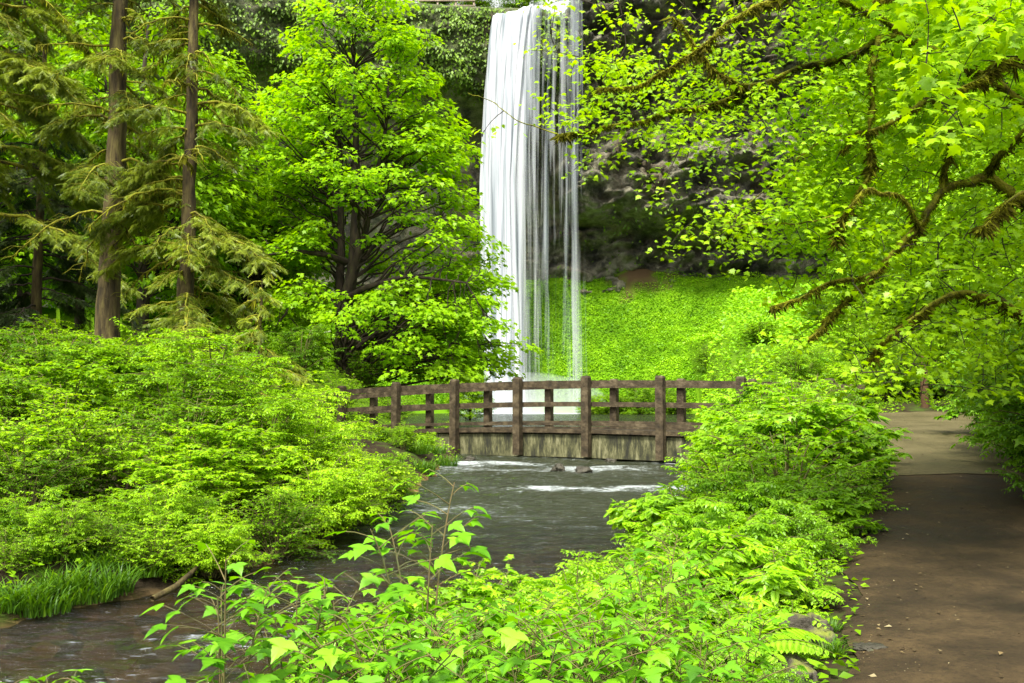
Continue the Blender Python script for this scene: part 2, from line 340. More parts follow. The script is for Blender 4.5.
def cliff_mat():
    m, nt = mat_new('basalt_cliff')
    ge = N(nt, 'ShaderNodeNewGeometry'); sp = N(nt, 'ShaderNodeSeparateXYZ'); lk(nt, ge.outputs['Position'], sp.inputs[0])
    n1 = N(nt, 'ShaderNodeTexNoise', Scale=.25, Detail=12, Roughness=.72); lk(nt, ge.outputs['Position'], n1.inputs['Vector'])
    rockc = ramp(nt, n1.outputs[0], [(.38, (.02, .02, .013)), (.46, (.075, .072, .048)), (.53, (.20, .185, .115)), (.64, (.38, .36, .26))])
    mpb = N(nt, 'ShaderNodeMapping'); mpb.inputs['Scale'].default_value = (1, 1, .25); lk(nt, ge.outputs['Position'], mpb.inputs[0])
    n2 = N(nt, 'ShaderNodeTexNoise', Scale=.2, Detail=10, Roughness=.75); lk(nt, mpb.outputs[0], n2.inputs['Vector'])
    br = ramp(nt, n2.outputs[0], [(.52, (0, 0, 0)), (.66, (1, 1, 1))])
    m1 = N(nt, 'ShaderNodeMix', data_type='RGBA'); lk(nt, br.outputs[0], m1.inputs[0]); lk(nt, rockc.outputs[0], m1.inputs[6]); m1.inputs[7].default_value = (.16, .12, .065, 1)
    a = N(nt, 'ShaderNodeAttribute', attribute_name='moss')
    n3 = N(nt, 'ShaderNodeTexNoise', Scale=.55, Detail=9, Roughness=.7); lk(nt, ge.outputs['Position'], n3.inputs['Vector'])
    f = math_n(nt, 'ADD', a.outputs['Fac'], math_n(nt, 'MULTIPLY', math_n(nt, 'SUBTRACT', n3.outputs[0], .5), 2.4))
    mr = N(nt, 'ShaderNodeMapRange'); mr.inputs[1].default_value = .35; mr.inputs[2].default_value = .75; lk(nt, f, mr.inputs[0])
    n4 = N(nt, 'ShaderNodeTexNoise', Scale=2.5, Detail=6); lk(nt, ge.outputs['Position'], n4.inputs['Vector'])
    mo = ramp(nt, n4.outputs[0], [(.35, (.04, .055, .012)), (.6, (.11, .15, .025))])
    m2 = N(nt, 'ShaderNodeMix', data_type='RGBA'); lk(nt, mr.outputs[0], m2.inputs[0]); lk(nt, m1.outputs[2], m2.inputs[6]); lk(nt, mo.outputs[0], m2.inputs[7])
    b = N(nt, 'ShaderNodeBsdfPrincipled', Roughness=.75); lk(nt, m2.outputs[2], b.inputs['Base Color'])
    n5 = N(nt, 'ShaderNodeTexNoise', Scale=1.2, Detail=10, Roughness=.7); lk(nt, ge.outputs['Position'], n5.inputs['Vector'])
    bp = N(nt, 'ShaderNodeBump', Strength=1, Distance=1.4); lk(nt, n5.outputs[0], bp.inputs['Height']); lk(nt, bp.outputs[0], b.inputs['Normal'])
    o = N(nt, 'ShaderNodeOutputMaterial'); lk(nt, b.outputs[0], o.inputs[0]); return m
M['cliff'] = cliff_mat()

def girder_mat():
    m, nt = mat_new('stained_girder')
    tc = N(nt, 'ShaderNodeNewGeometry'); mp = N(nt, 'ShaderNodeMapping'); mp.inputs['Scale'].default_value = (1, 1, .22); lk(nt, tc.outputs['Position'], mp.inputs[0])
    n1 = N(nt, 'ShaderNodeTexNoise', Scale=4.5, Detail=8, Roughness=.8); lk(nt, mp.outputs[0], n1.inputs['Vector'])
    c = ramp(nt, n1.outputs[0], [(.42, (.012, .012, .004)), (.50, (.05, .05, .016)), (.57, (.13, .125, .055)), (.70, (.30, .28, .17))])
    b = N(nt, 'ShaderNodeBsdfPrincipled', Roughness=.85); lk(nt, c.outputs[0], b.inputs['Base Color'])
    o = N(nt, 'ShaderNodeOutputMaterial'); lk(nt, b.outputs[0], o.inputs[0]); return m
M['girder'] = girder_mat()

# ------------------------------------------------------------------ terrain
YL = np.array([-12, -5, 0, 3, 6, 8.6, 9.7, 10.4, 12, 16, 19, 26, 40, 70, 100, 112])
XL = np.array([-45, -25, -16, -12, -8, -4.7, -4.0, -3.4, -2.7, -2.0, -1.8, -1.3, -4, -15, -20, -18.])
YR = np.array([-12, -5, 0, 3, 6, 9, 12, 16, 26, 40, 70, 100, 112])
XR = np.array([-14, -8, -4.5, -2.8, -1.5, -.1, 1.3, 3.0, 4.8, 7, 16, 20, 19.])
YW = np.array([-12, 6, 8.5, 16, 20, 24.5, 28, 60, 110]); ZW = np.array([-.8, -.5, -.38, -.15, .02, .2, .27, .6, .7])
Lb = lambda y: np.interp(y, YL, XL); Rb = lambda y: np.interp(y, YR, XR); Wz = lambda y: np.interp(y, YW, ZW)
YP = np.array([-12, 0, 3, 6, 11, 15, 20, 22, 25.0]); XPL = np.array([-.8, .1, 1.05, 2.05, 3.9, 5.75, 7.5, 8.0, 8.6]); XPR = np.array([1.6, 2.6, 3.7, 4.8, 5.85, 7.6, 9.6, 11.5, 15.])
ZP = np.interp
def Pz(y): return np.interp(y, [-12, 0, 8, 11.5, 15, 20, 24, 30, 60], [0, 0, .02, .2, .52, .95, 1.15, 1.3, 5])
PLx = lambda y: np.interp(y, YP, XPL); PRx = lambda y: np.interp(y, YP, XPR)
def Yc(x): return 124-((np.abs(x-4)/60)**2)*26
def H(x, y):
    x = np.asarray(x, float); y = np.asarray(y, float)
    w = Wz(y); L = Lb(y); Rr = Rb(y)
    P = np.stack([x, y, 0*x], -1)
    n = fbm(P*.35, 4)*.18+fbm(P*1.7+5, 2)*.04
    dl = L-x; k = np.where(y < 12, .6, 1.0); dl = dl*k
    hl = w-.05+.28*ss(dl/.7)+.13*np.clip(dl, 0, 14)+ss((y-31)/12)*2.3*ss(dl/3)+.05*np.clip(dl-14, 0, 60)
    hl = hl+n*ss(dl/1.5)*1.5
    pl, pr, pz = PLx(y), PRx(y), Pz(y)
    dr = (x-Rr)*np.where(y < 12, .8, 1.); span = np.maximum(pl-Rr, .8)
    u = np.clip((x-Rr)/span, 0, 1.0)
    hr = w+(pz-w)*(0.35*ss(dr/.8)+.65*ss(u))+n*ss(dr/1.)*(1-ss((x-pl+1)/1))*.9
    over = np.clip(x-pr, 0, 60)*(1-.75*ss((y-42)/25))
    hr = hr+.42*np.clip(over, 0, 12)+.25*np.clip(over-12, 0, 60)
    back = np.clip(y-24.5, 0, 30)*ss((x-7)/3)*.1; hr = hr+back
    dw = np.minimum(x-L, Rr-x)
    bed = w-.1-.45*ss(dw/1.5)+n*.35
    h = np.where(x < L, hl, np.where(x > Rr, hr, bed))
    yc = Yc(x)+2
    top = 18.5-.004*(x-14)**2+1.5*vnoise(np.stack([x*.08, 0*x, 0*x], -1))
    ht = top-(.72+.42*np.exp(-((x-2)/15)**2))*np.maximum(yc-y, 0)+fbm(P*.12, 4)*1.3
    ht = np.where(y > 60, ht, -50)
    pool_end = ss((y-109)/4)
    h = np.where(y > 109, h*(1-pool_end)+np.maximum(h, .9)*pool_end, h)
    h = np.maximum(h, ht)
    h = np.where(y > yc+5, 44+ss((y-yc-5)/4)*1.5, h)
    return h
def Hs(x, y): return float(H(np.array([x]), np.array([y]))[0])

xs = np.concatenate([-np.geomspace(200, 24.5, 40), np.arange(-24, 24.01, .2), np.geomspace(24.5, 200, 40)])
ys = np.concatenate([np.arange(-12, 0, .5), np.arange(0, 36, .2), np.geomspace(36, 60, 40), np.arange(61, 134, .9), np.geomspace(134, 300, 16)])
def grid(xs, ys, hf):
    X, Y = np.meshgrid(xs, ys); Z = hf(X, Y); nx, ny = len(xs), len(ys)
    V = np.stack([X, Y, Z], -1).reshape(-1, 3)
    i = (np.arange(ny-1)[:, None]*nx+np.arange(nx-1)[None]).ravel()
    return V, np.stack([i, i+1, i+nx+1, i+nx], -1)
V, Fc = grid(xs, ys, H)
dw = np.minimum(V[:, 0]-Lb(V[:, 1]), Rb(V[:, 1])-V[:, 0]); bed = ss((dw+.35)/.4)*(V[:, 1] < 60)
g = mesh_obj('ground', V, Fc, M['ground'], smooth=True, attr={'bed': bed, 'earth': ss(1.5-np.hypot((V[:, 0]-16.5)/3.4, (V[:, 1]-124.8)/2.0)+.9*fbm(V*.5, 3))}); tag(g, kind='structure')

# water sheet
wx = np.arange(-26, 26, .16); wy = np.concatenate([np.arange(-10, 34, .13), np.geomspace(34, 112, 90)])
def WH(X, Y):
    P = np.stack([X*1.1, Y*2.2, 0*X], -1)
    rough = .35+.65*np.exp(-((Y-20)/5)**2)+.25*np.exp(-((Y-9)/4)**2)
    return Wz(Y)+(fbm(P, 3)*.05+fbm(P*3.1+9, 2)*.018)*rough
V, Fc = grid(wx, wy, WH)
c = V[Fc].mean(1); keep = (c[:, 0] > Lb(c[:, 1])-.6) & (c[:, 0] < Rb(c[:, 1])+.6)
Fk = Fc[keep]; used, inv = np.unique(Fk, return_inverse=True); V = V[used]; Fk = inv.reshape(-1, 4)
X, Y = V[:, 0], V[:, 1]
nn = fbm(np.stack([X*.5, Y*.9, 0*X], -1), 3)
foam = np.exp(-((Y-(19.3+.12*X+.9*nn))/.8)**2)*.85*(.35+.65*ss((X+1.2)/2))+.62*np.exp(-((Y-22.8-1.2*nn)/1.2)**2)+.45*np.exp(-((Y-26)/1.8)**2)+.4*np.exp(-((Y-16.4+.3*X)/.8)**2)*ss((1.2-X)/2)
foam += .25*np.exp(-((Y-9-.4*X)/1.4)**2)+.12*np.exp(-((Y-13)/3)**2)*ss((2-X)/2)+1.5*np.exp(-((X-2)/9)**2-((Y-108)/8)**2)
depth = .15+.8*ss((Y-11)/7)-.25*ss((X-2.5)/1)*np.exp(-((Y-16)/3)**2)
g = mesh_obj('water', V, Fk, M['water'], smooth=True, attr={'foam': np.clip(foam+nn*.25-.05, 0, 2), 'depth': np.clip(depth, 0, .95)}); tag(g, kind='structure')

# path
def strip(name, y0, y1, mat, lift, step=.15, nx=26, edge=.12):
    yy = np.arange(y0, y1+1e-6, step); u = np.linspace(0, 1, nx); V = []
    for y in yy:
        e = edge*fbm(np.array([[y*1.3, 0, 3.], [y*1.3, 9., 3.]]), 3)
        a, b = PLx(y)-.12+e[0], PRx(y)+.05+e[1]
        x = a+(b-a)*u; V.append(np.stack([x, 0*x+y, 0*x], -1))
    V = np.concatenate(V); base = np.maximum(H(V[:, 0], V[:, 1]), 0*V[:, 0]-9)
    crown = np.tile(.05*(1-(2*u-1)**4), len(yy))
    V[:, 2] = base+lift+crown+.012*fbm(V*3, 3)
    n = nx; i = (np.arange(len(yy)-1)[:, None]*n+np.arange(n-1)[None]).ravel()
    return tag(mesh_obj(name, V, np.stack([i, i+1, i+n+1, i+n], -1), mat, smooth=True), kind='structure')
strip('path', -10, 15.05, M['path'], .012)
strip('paved_path', 14.9, 26.0, M['paved'], .022, edge=.05)

# ------------------------------------------------------------------ cliff
pv = np.array([  # (z, offset from Yc)
    [12, 3.0], [15, 2.5], [18, 2.6], [21, 1.5], [23.5, -1.5], [24.5, -4.5], [26.5, -6.5], [30, -7], [34, -5.5], [36.5, -3.5], [37.5, -3.2], [38.6, -6], [39.8, -9], [41.5, -10.5], [44, -11], [46.2, -10.8], [46.9, -9.5], [47.3, -5], [47.6, 2], [48, 14]])
pl_ = np.array([[12, 3.0], [15, 2.5], [18, 2.2], [21, 1.2], [25, .5], [29, .0], [33, -1], [36, -2], [37.5, -4], [38.6, -7], [39.6, -9.5], [41.8, -10.6], [44.8, -11], [47.3, -10.8], [48, -9.5], [48.3, -5], [48.6, 2], [48.8, 14], [48.9, 15], [49, 16]])
cu = np.linspace(-85, 85, 560); s0 = np.linspace(0, 1, len(pv)); cv = np.linspace(0, 1, 250)**.98
rz, ro = np.interp(cv, s0, pv[:, 0]), np.interp(cv, s0, pv[:, 1])
lz, lo = np.interp(cv, s0, pl_[:, 0]), np.interp(cv, s0, pl_[:, 1])
U, VV = np.meshgrid(cu, cv); mixr = ss((U-3)/6)
Zc = lz[:, None]*(1-mixr)+rz[:, None]*mixr; Oc = lo[:, None]*(1-mixr)+ro[:, None]*mixr
lift = ss((U-5)/5)*6*ss((Zc-36)/10); Zc2 = Zc+lift
P = np.stack([U, Zc2*1.3, 0*U], -1)
blk = np.abs(fbm(P*.16, 4))*3.6; fine = fbm(P*.6+3, 4, .65)*.75+fbm(P*2.1, 3, .7)*.4-np.abs(vnoise(P*np.array([.5, 1.1, 1])+2))*1.1
tq = fbm(P*np.array([.3, .55, 1])+21, 3)*4; cells = np.abs(vnoise(P*.33+11))*1.2+(np.floor(tq)+ss((tq-np.floor(tq)-.75)/.25))*.42
wallness = ss((cv[:, None]-.02)/.05)*(1-ss((Zc-45.2)/1.2))
Yv = Yc(U)+Oc+(-blk+fine-cells+2.0)*wallness*(.35+.65*mixr)
Zv = Zc2+fbm(P*.3+40, 3)*.5*wallness
V = np.stack([U, Yv, Zv], -1).reshape(-1, 3)
moss = np.where(mixr > .5, .35*ss((Zc-41)/3)+.1*ss((30-Zc)/6), .75*ss((Zc-38)/2.5)).ravel()
nx = len(cu); i = (np.arange(len(cv)-1)[:, None]*nx+np.arange(nx-1)[None]).ravel()
g = mesh_obj('cliff', V, np.stack([i, i+1, i+nx+1, i+nx], -1), M['cliff'], smooth=False, attr={'moss': moss}); tag(g, kind='structure')
CV = V.reshape(len(cv), nx, 3)
def lip_z(x): return float(48.2+6*ss((np.array(x)-5)/5))

# cliff plants
lf = Leaves(); n = 40000
ii = rs.randint(0, len(cv)-1, n*3); jj = rs.randint(int(nx*.2), int(nx*.8), n*3)
p = CV[ii, jj]; zz = Zc[ii, jj]; mr = mixr[ii, jj]
prob = np.where(mr < .5, ss((zz-37.8)/1.5), .5*ss((zz-42)/3)+.07)*(zz < 47.4)
dens = fbm(p*.35, 3)*.5+.5
k = rs.rand(n*3) < prob*dens*1.1; p = p[k]
m_ = len(p); D = np.stack([rs.randn(m_)*.5, -.6+rs.randn(m_)*.3, -1+rs.randn(m_)*.5], -1)
lf.add(p+rs.randn(m_, 3)*.15-np.array([0, .15, 0]), D, np.stack([rs.randn(m_)*.4, -1+0*p[:, 0], .6+rs.randn(m_)*.4], -1), .28+.3*rs.rand(m_), np.clip(.5+.25*fbm(p*.5, 3)+rs.randn(m_)*.2, 0, 1))
tag(lf.build('cliff_vegetation', T_SIMPLE, M['clifftuft']), 'green mossy plants hanging over the rim of the cliff', 'cliff plants', kind='stuff')

# talus ground cover
lf = Leaves(); n = 360000
x = rs.uniform(-62, 62, n); y = Yc(x)+2.6-30*rs.rand(n)**.8; z = H(x, y)
P = np.stack([x, y, z], -1); cl = fbm(P*.22, 3); cl2 = fbm(P*.9+4, 2)
k = (z > 1.2) & (z < 30) & (np.hypot((x-16.5)/3.6, (y-124.8)/2.2)+.8*cl2 > .9) & (np.abs(x/y) < .56); P = P[k]; cl = cl[k]; cl2 = cl2[k]; m_ = len(P)
a = rs.uniform(0, 6.28, m_)
D = np.stack([np.cos(a), np.sin(a)-.5, .1+rs.randn(m_)*.4], -1)
lf.add(P+np.stack([0*a, 0*a, .05+.2*rs.rand(m_)+.45*np.clip(cl2, 0, 1)], -1), D, np.stack([rs.randn(m_)*.4, -.3+rs.randn(m_)*.4, 1+0*a], -1), .11+.17*rs.rand(m_), np.clip(.5+.55*cl+.4*cl2+rs.randn(m_)*.13-.45*ss((6-P[:, 2])/5)-.4*(fbm(P*np.array([.25, .25, 1.2])+31, 2) > .35), 0, 1))
n = 110000; y = rs.uniform(30, 104, n); x = y*rs.uniform(-.1, .56, n); z = H(x, y)
k = (x > Rb(y)+.3) & (z < 30); P = np.stack([x, y, z], -1)[k]; m_ = len(P); a = rs.uniform(0, 6.28, m_); cl2 = fbm(P*.7+4, 3)
lf.add(P+np.stack([0*a, 0*a, .05+.3*rs.rand(m_)+.5*np.clip(cl2, 0, 1)], -1), np.stack([np.cos(a), np.sin(a)-.5, .1+rs.randn(m_)*.4], -1), np.stack([rs.randn(m_)*.4, -.3+rs.randn(m_)*.4, 1+0*a], -1), (.12+.2*rs.rand(m_))*(P[:, 1]/70)**.6, np.clip(.5+.35*cl2+rs.randn(m_)*.15, 0, 1))
tag(lf.build('slope_ground_cover', T_TINY, M['cover']), 'bright green low plants covering the slope below the cliff', 'ground cover', kind='stuff')

# ------------------------------------------------------------------ waterfall
Vt = []; Ft = []; dn = []; nb = 0
def strand(pts, halfw, hd, dens, m=10):
    global nb
    P = np.asarray(pts); n = len(P); th = np.linspace(0, 2*np.pi, m, endpoint=False)
    ring = np.stack([P[:, None, 0]+np.asarray(halfw)[:, None]*np.cos(th)[None], P[:, None, 1]+np.asarray(hd)[:, None]*np.sin(th)[None], np.repeat(P[:, 2:3], m, 1)], -1)
    Vt.append(ring.reshape(-1, 3)); i = np.arange(n-1)[:, None]*m; j = np.arange(m)[None]; k = (j+1) % m
    Ft.append(np.stack([i+j, i+k, i+m+k, i+m+j], -1).reshape(-1, 4)+nb); nb += n*m
    dn.append(np.repeat(np.asarray(dens), m))
def fall(pxt, pxm, pxb, hw, dens, ztop, seed, zbot=.6):
    q = np.random.RandomState(seed); n = 44; s = np.linspace(0, 1, n)
    zt = ztop; z = zt+(zbot-zt)*s
    z[0] += .35
    yl = 112.6-2.6*np.sqrt(s)*.9+q.randn()*.35
    px = np.where(s < .45, pxt+(pxm-pxt)*np.sqrt(np.clip(s/.45, 0, 1)), pxm+(pxb-pxm)*(s-.45)/.55)
    x = (px-512)/1000*yl*1.04+.12*fbm(np.stack([s*4, 0*s+seed, 0*s], -1), 2)
    yl[0] += 2.5
    w = hw*(.8+.5*s+.15*fbm(np.stack([s*6, 0*s+seed, 0*s+5], -1), 2))
    d = dens+.1*fbm(np.stack([s*5, 0*s+seed*3, 0*s+5], -1), 2)
    strand(np.stack([x, yl, z], -1), w, .25+.25*s+0*w, d-(.12*ss((s-.2)/.5) if dens < .5 else .12*s))
q = np.random.RandomState(2)
for i in range(34):
    u = (i+.5)/34+q.uniform(-.02, .02)
    pt = 497+46*u; pm = 482+42*u; pb = 488+38*u
    core = 1.05-.9*ss((u-.7)/.3)-.3*ss((.06-u)/.06)
    fall(pt, pm, pb, .26+.2*q.rand(), core+q.randn()*.1, 47.3+(.9 if u > .3 else .4)*u, 10+i)
for ci, (pt, pm, pb, sp_, cntv, d) in enumerate([(538, 531, 534, 5, 8, -.07), (548, 544, 546, 3.0, 6, -.07), (556, 553, 553, 5, 4, -.13), (564, 562, 562, 5, 4, -.13), (571, 569, 570, 3, 5, -.09), (575, 572, 575, 3.2, 8, -.05)]):
    for k in range(cntv):
        e = q.randn()*sp_*.5
        fall(pt+e, pm+e, pb+e*1.4, q.uniform(.15, .5), d+.1+q.randn()*.04, 48.6+4*ss(np.array((pt-545)/40.)), 100+ci*20+k)
g = mesh_obj('waterfall', np.concatenate(Vt), np.concatenate(Ft), M['fall'], smooth=True, attr={'dens': np.concatenate(dn)}); tag(g, kind='structure')

# mist at the foot of the fall: a closed body of pale droplets
m, nt = mat_new('spray_mist'); pvn = N(nt, 'ShaderNodeVolumePrincipled', Density=.08); pvn.inputs['Color'].default_value = (.95, .98, 1, 1)
o = N(nt, 'ShaderNodeOutputMaterial'); lk(nt, pvn.outputs[0], o.inputs['Volume'])
def sphere(nu=28, nv=16):
    V = [[0, 0, 1]]; 
    for i in range(1, nv):
        for j in range(nu):
            a, b = math.pi*i/nv, 2*math.pi*j/nu; V.append([math.sin(a)*math.cos(b), math.sin(a)*math.sin(b), math.cos(a)])
    V.append([0, 0, -1]); Fc = []
    for j in range(nu): Fc.append((0, 1+j, 1+(j+1) % nu)); Fc.append((len(V)-1, len(V)-1-nu+(j+1) % nu, len(V)-1-nu+j))
    for i in range(nv-2):
        for j in range(nu):
            a = 1+i*nu+j; b = 1+i*nu+(j+1) % nu; Fc.append((a, a+nu, b+nu, b))
    return np.array(V), Fc
SV, SF = sphere(44, 26)
mv = SV*np.array([8.5, 4, 3.6]); mv += .6*np.stack([fbm(SV*1.5+k, 2) for k in range(3)], -1); mv += np.array([2.0, 107, 1.2])
g = mesh_obj('spray_mist', mv, SF, m, smooth=True); tag(g, 'pale mist of spray where the waterfall meets the pool', 'mist', kind='stuff')

# ------------------------------------------------------------------ rocks
def rock(name, loc, size, mat, seed, label, cat='rock', group=None, parent=None):
    V = SV.copy(); n = fbm(V*1.3+seed*3.1, 4)*.34-np.abs(vnoise(V*1.9+seed))*.3+fbm(V*5+seed, 2)*.04
    V = V*(1+n)[:, None]*np.array(size); 
    a = seed*1.7; c, s = math.cos(a), math.sin(a); V = V@np.array([[c, s, 0], [-s, c, 0], [0, 0, 1]])
    o = mesh_obj(name, V, SF, mat, smooth=True); o.location = tuple(loc); return tag(o, label, cat, group)

# ------------------------------------------------------------------ footbridge
T0 = np.array([-3.22, 28.5, 0]); TU = np.array([1.7175, -1.05, 0]); ul = np.linalg.norm(TU); U_ = TU/ul; NN = np.array([-U_[1], U_[0], 0])
ztop = lambda t: 2.335-.0131*(t-2.6)**2
UP = np.array([0, 0, 1.])
br = thing('footbridge', 'arched brown timber footbridge crossing the stream below the waterfall', 'footbridge', T0)
def beam(name, t0, t1, off, zoff, h, w, mat=None, seg=24, label=None):
    ts = np.linspace(t0, t1, seg+1); V = []
    for t in ts:
        c = TU*t+NN*off+UP*(ztop(t)+zoff)
        for a, b in ((-1, -1), (1, -1), (1, 1), (-1, 1)): V.append(c+NN*a*w/2+UP*b*h/2)
    Fc = [(4*i+j, 4*i+4+j, 4*i+4+(j+1) % 4, 4*i+(j+1) % 4) for i in range(seg) for j in range(4)]
    Fc += [(0, 1, 2, 3), (4*seg+3, 4*seg+2, 4*seg+1, 4*seg)]
    return mesh_obj(name, np.array(V), Fc, mat or M['plank'], br)
def bpost(t, off):
    w = Wood(); zt = ztop(t); s = .098; hgt = 2.03; c = TU*t+NN*off
    V = []; 
    for z, r in ((zt-hgt, s), (zt-.05, s), (zt, s*.72)):
        for a, b in ((-1, -1), (1, -1), (1, 1), (-1, 1)): V.append(c+U_*a*r+NN*b*r+UP*z)
    Fc = [(4*i+j, 4*i+(j+1) % 4, 4*i+4+(j+1) % 4, 4*i+4+j) for i in range(2) for j in range(4)]+[(8, 9, 10, 11), (3, 2, 1, 0)]
    mesh_obj('post', np.array(V), Fc, M['plank'], br)
BW = 3.0
near_t = [-1, 0, 1, 2, 3, 4, 5, 6]
for t in near_t: bpost(t, -.13)
far_t = []
for px in (320, 374, 430, 488, 549, 614, 681, 752, 828):
    k = (px-512)/1000; p = T0+NN*(BW+.13)
    t = (k*p[1]-p[0])/(TU[0]-k*TU[1]); far_t.append(t); bpost(t, BW+.13)
for side, off, a, b in (('near', .065, -1.45, 6.35), ('far', BW-.065, far_t[0], far_t[-1])):
    beam('top_rail', a, b, off, -.185, .15, .09); beam('middle_rail', a, b, off, -.715, .12, .08); beam('bottom_rail', a, b, off, -1.225, .075, .10)
beam('curb', -1.5, 6.5, .06, -1.40, .10, .20); beam('curb', -1.5, 6.5, BW-.06, -1.40, .10, .20)
beam('girder', -1.4, 6.4, .16, -1.78, .58, .24, M['girder']); beam('girder', -1.4, 6.4, BW-.16, -1.78, .58, .24, M['girder'])
w = Wood()
for t in np.arange(-1.5, 6.5, .075):
    c = TU*(t+.037)+NN*BW/2+UP*(ztop(t)-1.43); w.box(c, U_*.14, NN*(BW-.36), UP*.05)
w.build('deck', M['plank'], br, smooth=False)
# abutments
for nm, t0, t1, lab in (('bridge_abutment', -2.3, -1.3, 'low mossy stone abutment under the far left end of the footbridge'), ('bridge_abutment', 6.3, 7.2, 'low mossy stone abutment under the path end of the footbridge')):
    w = Wood(); c = T0+TU*(t0+t1)/2+NN*BW/2+UP*(ztop(t0*.5+t1*.5)-1.95); w.box(c, U_*(t1-t0)*ul, NN*(BW+.3), UP*1.0)
    tag(w.build(nm, M['mossrock'], smooth=False, rough=.05), lab, 'abutment', 'abutments of the footbridge')

# small posts
def post(name, p, h, r, mat, label, cat, capd=.03):
    w = Wood(); w.tube([[0, 0, -.3], [0, 0, h*.5], [0, 0, h-.03], [0, 0, h], [0, 0, h+.001]], [r, r, r, r*.8, .001], 8)
    o = w.build(name, mat, smooth=False); o.location = tuple(p); return tag(o, label, cat)
p = at(925, 412, 27.5); post('wooden_post', (p[0], 27.5, Hs(p[0], 27.5)), 1.5, .11, noise_mat('red_brown_post', [(.3, (.05, .025, .010)), (.7, (.10, .055, .022))], 6), 'reddish brown wooden post among the bushes beyond the paved path', 'post')
p = at(990, 440, 20.5); post('metal_post', (p[0], 20.5, Hs(p[0], 20.5)), 1.4, .03, M['ruststeel'], 'thin dark metal post beside the right edge of the paved path', 'post')
p = at(853, 440, 19.5); post('short_post', (p[0], 19.5, Hs(p[0], 19.5)), .75, .09, M['plank'], 'short dark timber post in the bushes left of the paved path', 'post')

# clifftop railing
def cliff_fence():
    t = thing('trail_fence', 'weathered rail fence along the cliff top left of the waterfall', 'fence', (0, 0, 0))
    a = np.array([-19.5, 115.5, 48.1]); b = np.array([-4.5, 115.5, 48.1])
    fm = noise_mat('grey_rail', [(.3, (.16, .12, .08)), (.7, (.32, .26, .19))], 5)
    for k in range(8):
        c = a+(b-a)*k/7; w = Wood(); w.box(c+UP*.45, (.2, 0, 0), (0, .2, 0), (0, 0, 1.7)); w.build('post', fm, t, smooth=False)
    for z in (.55, 1.15):
        w = Wood(); w.box((a+b)/2+UP*z-np.array([0, .14, 0]), (15.3, 0, 0), (0, .08, 0), (0, 0, .16)); w.build('rail', fm, t, smooth=False)
cliff_fence()
def trail_rail():
    t = thing('trail_railing', 'pale handrail of the trail behind the big maple', 'railing', (0, 0, 0))
    fm = noise_mat('pale_rail', [(.3, (.3, .28, .22)), (.7, (.45, .42, .34))], 5)
    xs_ = np.linspace(-24, -13, 6); pts = []
    for x in xs_:
        y = Yc(x)-4.5; z = Hs(x, y); pts.append(np.array([x, y, z+1.0])); w = Wood(); w.tube([[x, y, z-.2], [x, y, z+1.05]], .06, 5); w.build('post', fm, t)
    w = Wood(); w.tube(pts, .07, 5); w.build('rail', fm, t)
trail_rail()

# ------------------------------------------------------------------ plant generators
def leaf_frame(n, out, down=.25, jit=.35, q=rs):
    """leaf directions: horizontal 'out' jittered, drooping; normals up-ish"""
    D = out+q.randn(n, 3)*jit; D[:, 2] -= down
    Nn = np.stack([q.randn(n)*.32, q.randn(n)*.32, np.ones(n)], -1)
    return D, Nn
def bez(p0, p1, p2, n):
    t = np.linspace(0, 1, n)[:, None]; return (1-t)**2*p0+2*t*(1-t)*p1+t*t*p2

def make_shrub(seed, h, r, nst=24, ntw=13, nlf=15, size=.06, tmpl=T_SIMPLE, mat=None, droop=.3, name='shrub', leafv=.5, skirt=True):
    q = np.random.RandomState(seed); root = thing(name, 'x', 'shrub'); w = Wood(); lf = Leaves()
    for s in range(nst):
        a = q.uniform(0, 2*np.pi); u = math.sqrt(q.rand()); hh = h*(1-.45*u*u)*q.uniform(.75, 1.08)
        if skirt and s % 4 == 0: u = q.uniform(.8, 1.05); hh = h*q.uniform(.15, .5)
        e = np.array([math.cos(a)*r*u, math.sin(a)*r*u, hh]); b = np.array([math.cos(a), math.sin(a), 0])*r*.12*q.rand()
        c = b*1.0+np.array([e[0]*.25, e[1]*.25, hh*.85]); P = bez(b, c, e, 8)
        w.tube(P, np.linspace(.012, .004, 8)*h**.5, 4)
        sv = q.randn()*.16
        for k in range(ntw):
            t = q.uniform(.3, 1.0); i = min(int(t*7), 6); p = P[i]+(P[i+1]-P[i])*(t*7-i)
            aa = a+q.randn()*1.3; L = h*q.uniform(.12, .3); 
            d = np.array([math.cos(aa), math.sin(aa), q.uniform(-.15, .65)]); d /= np.linalg.norm(d)
            e2 = p+d*L+np.array([0, 0, -droop*L*.5]); tw = bez(p, p+d*L*.55+np.array([0, 0, .1*L]), e2, 4)
            w.tube(tw, [.004, .003, .002, .0015], 3)
            n = nlf; tt = q.rand(n)**.8; tt[0] = 1
            pts = p+(e2-p)*tt[:, None]+np.array([0, 0, .12*L])*(4*tt*(1-tt))[:, None]*.5
            side = np.cross(d, [0, 0, 1.]); sg = np.where(q.rand(n) < .5, 1, -1)
            out = side[None]*sg[:, None]*.8+d[None]*.6
            D, Nn = leaf_frame(n, out, droop, .25, q)
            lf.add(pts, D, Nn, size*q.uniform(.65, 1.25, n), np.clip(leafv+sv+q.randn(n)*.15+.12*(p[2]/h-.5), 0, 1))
    w.build('stems', M['stem'], root); lf.build('foliage', tmpl, mat or M['shrub'], root)
    return root

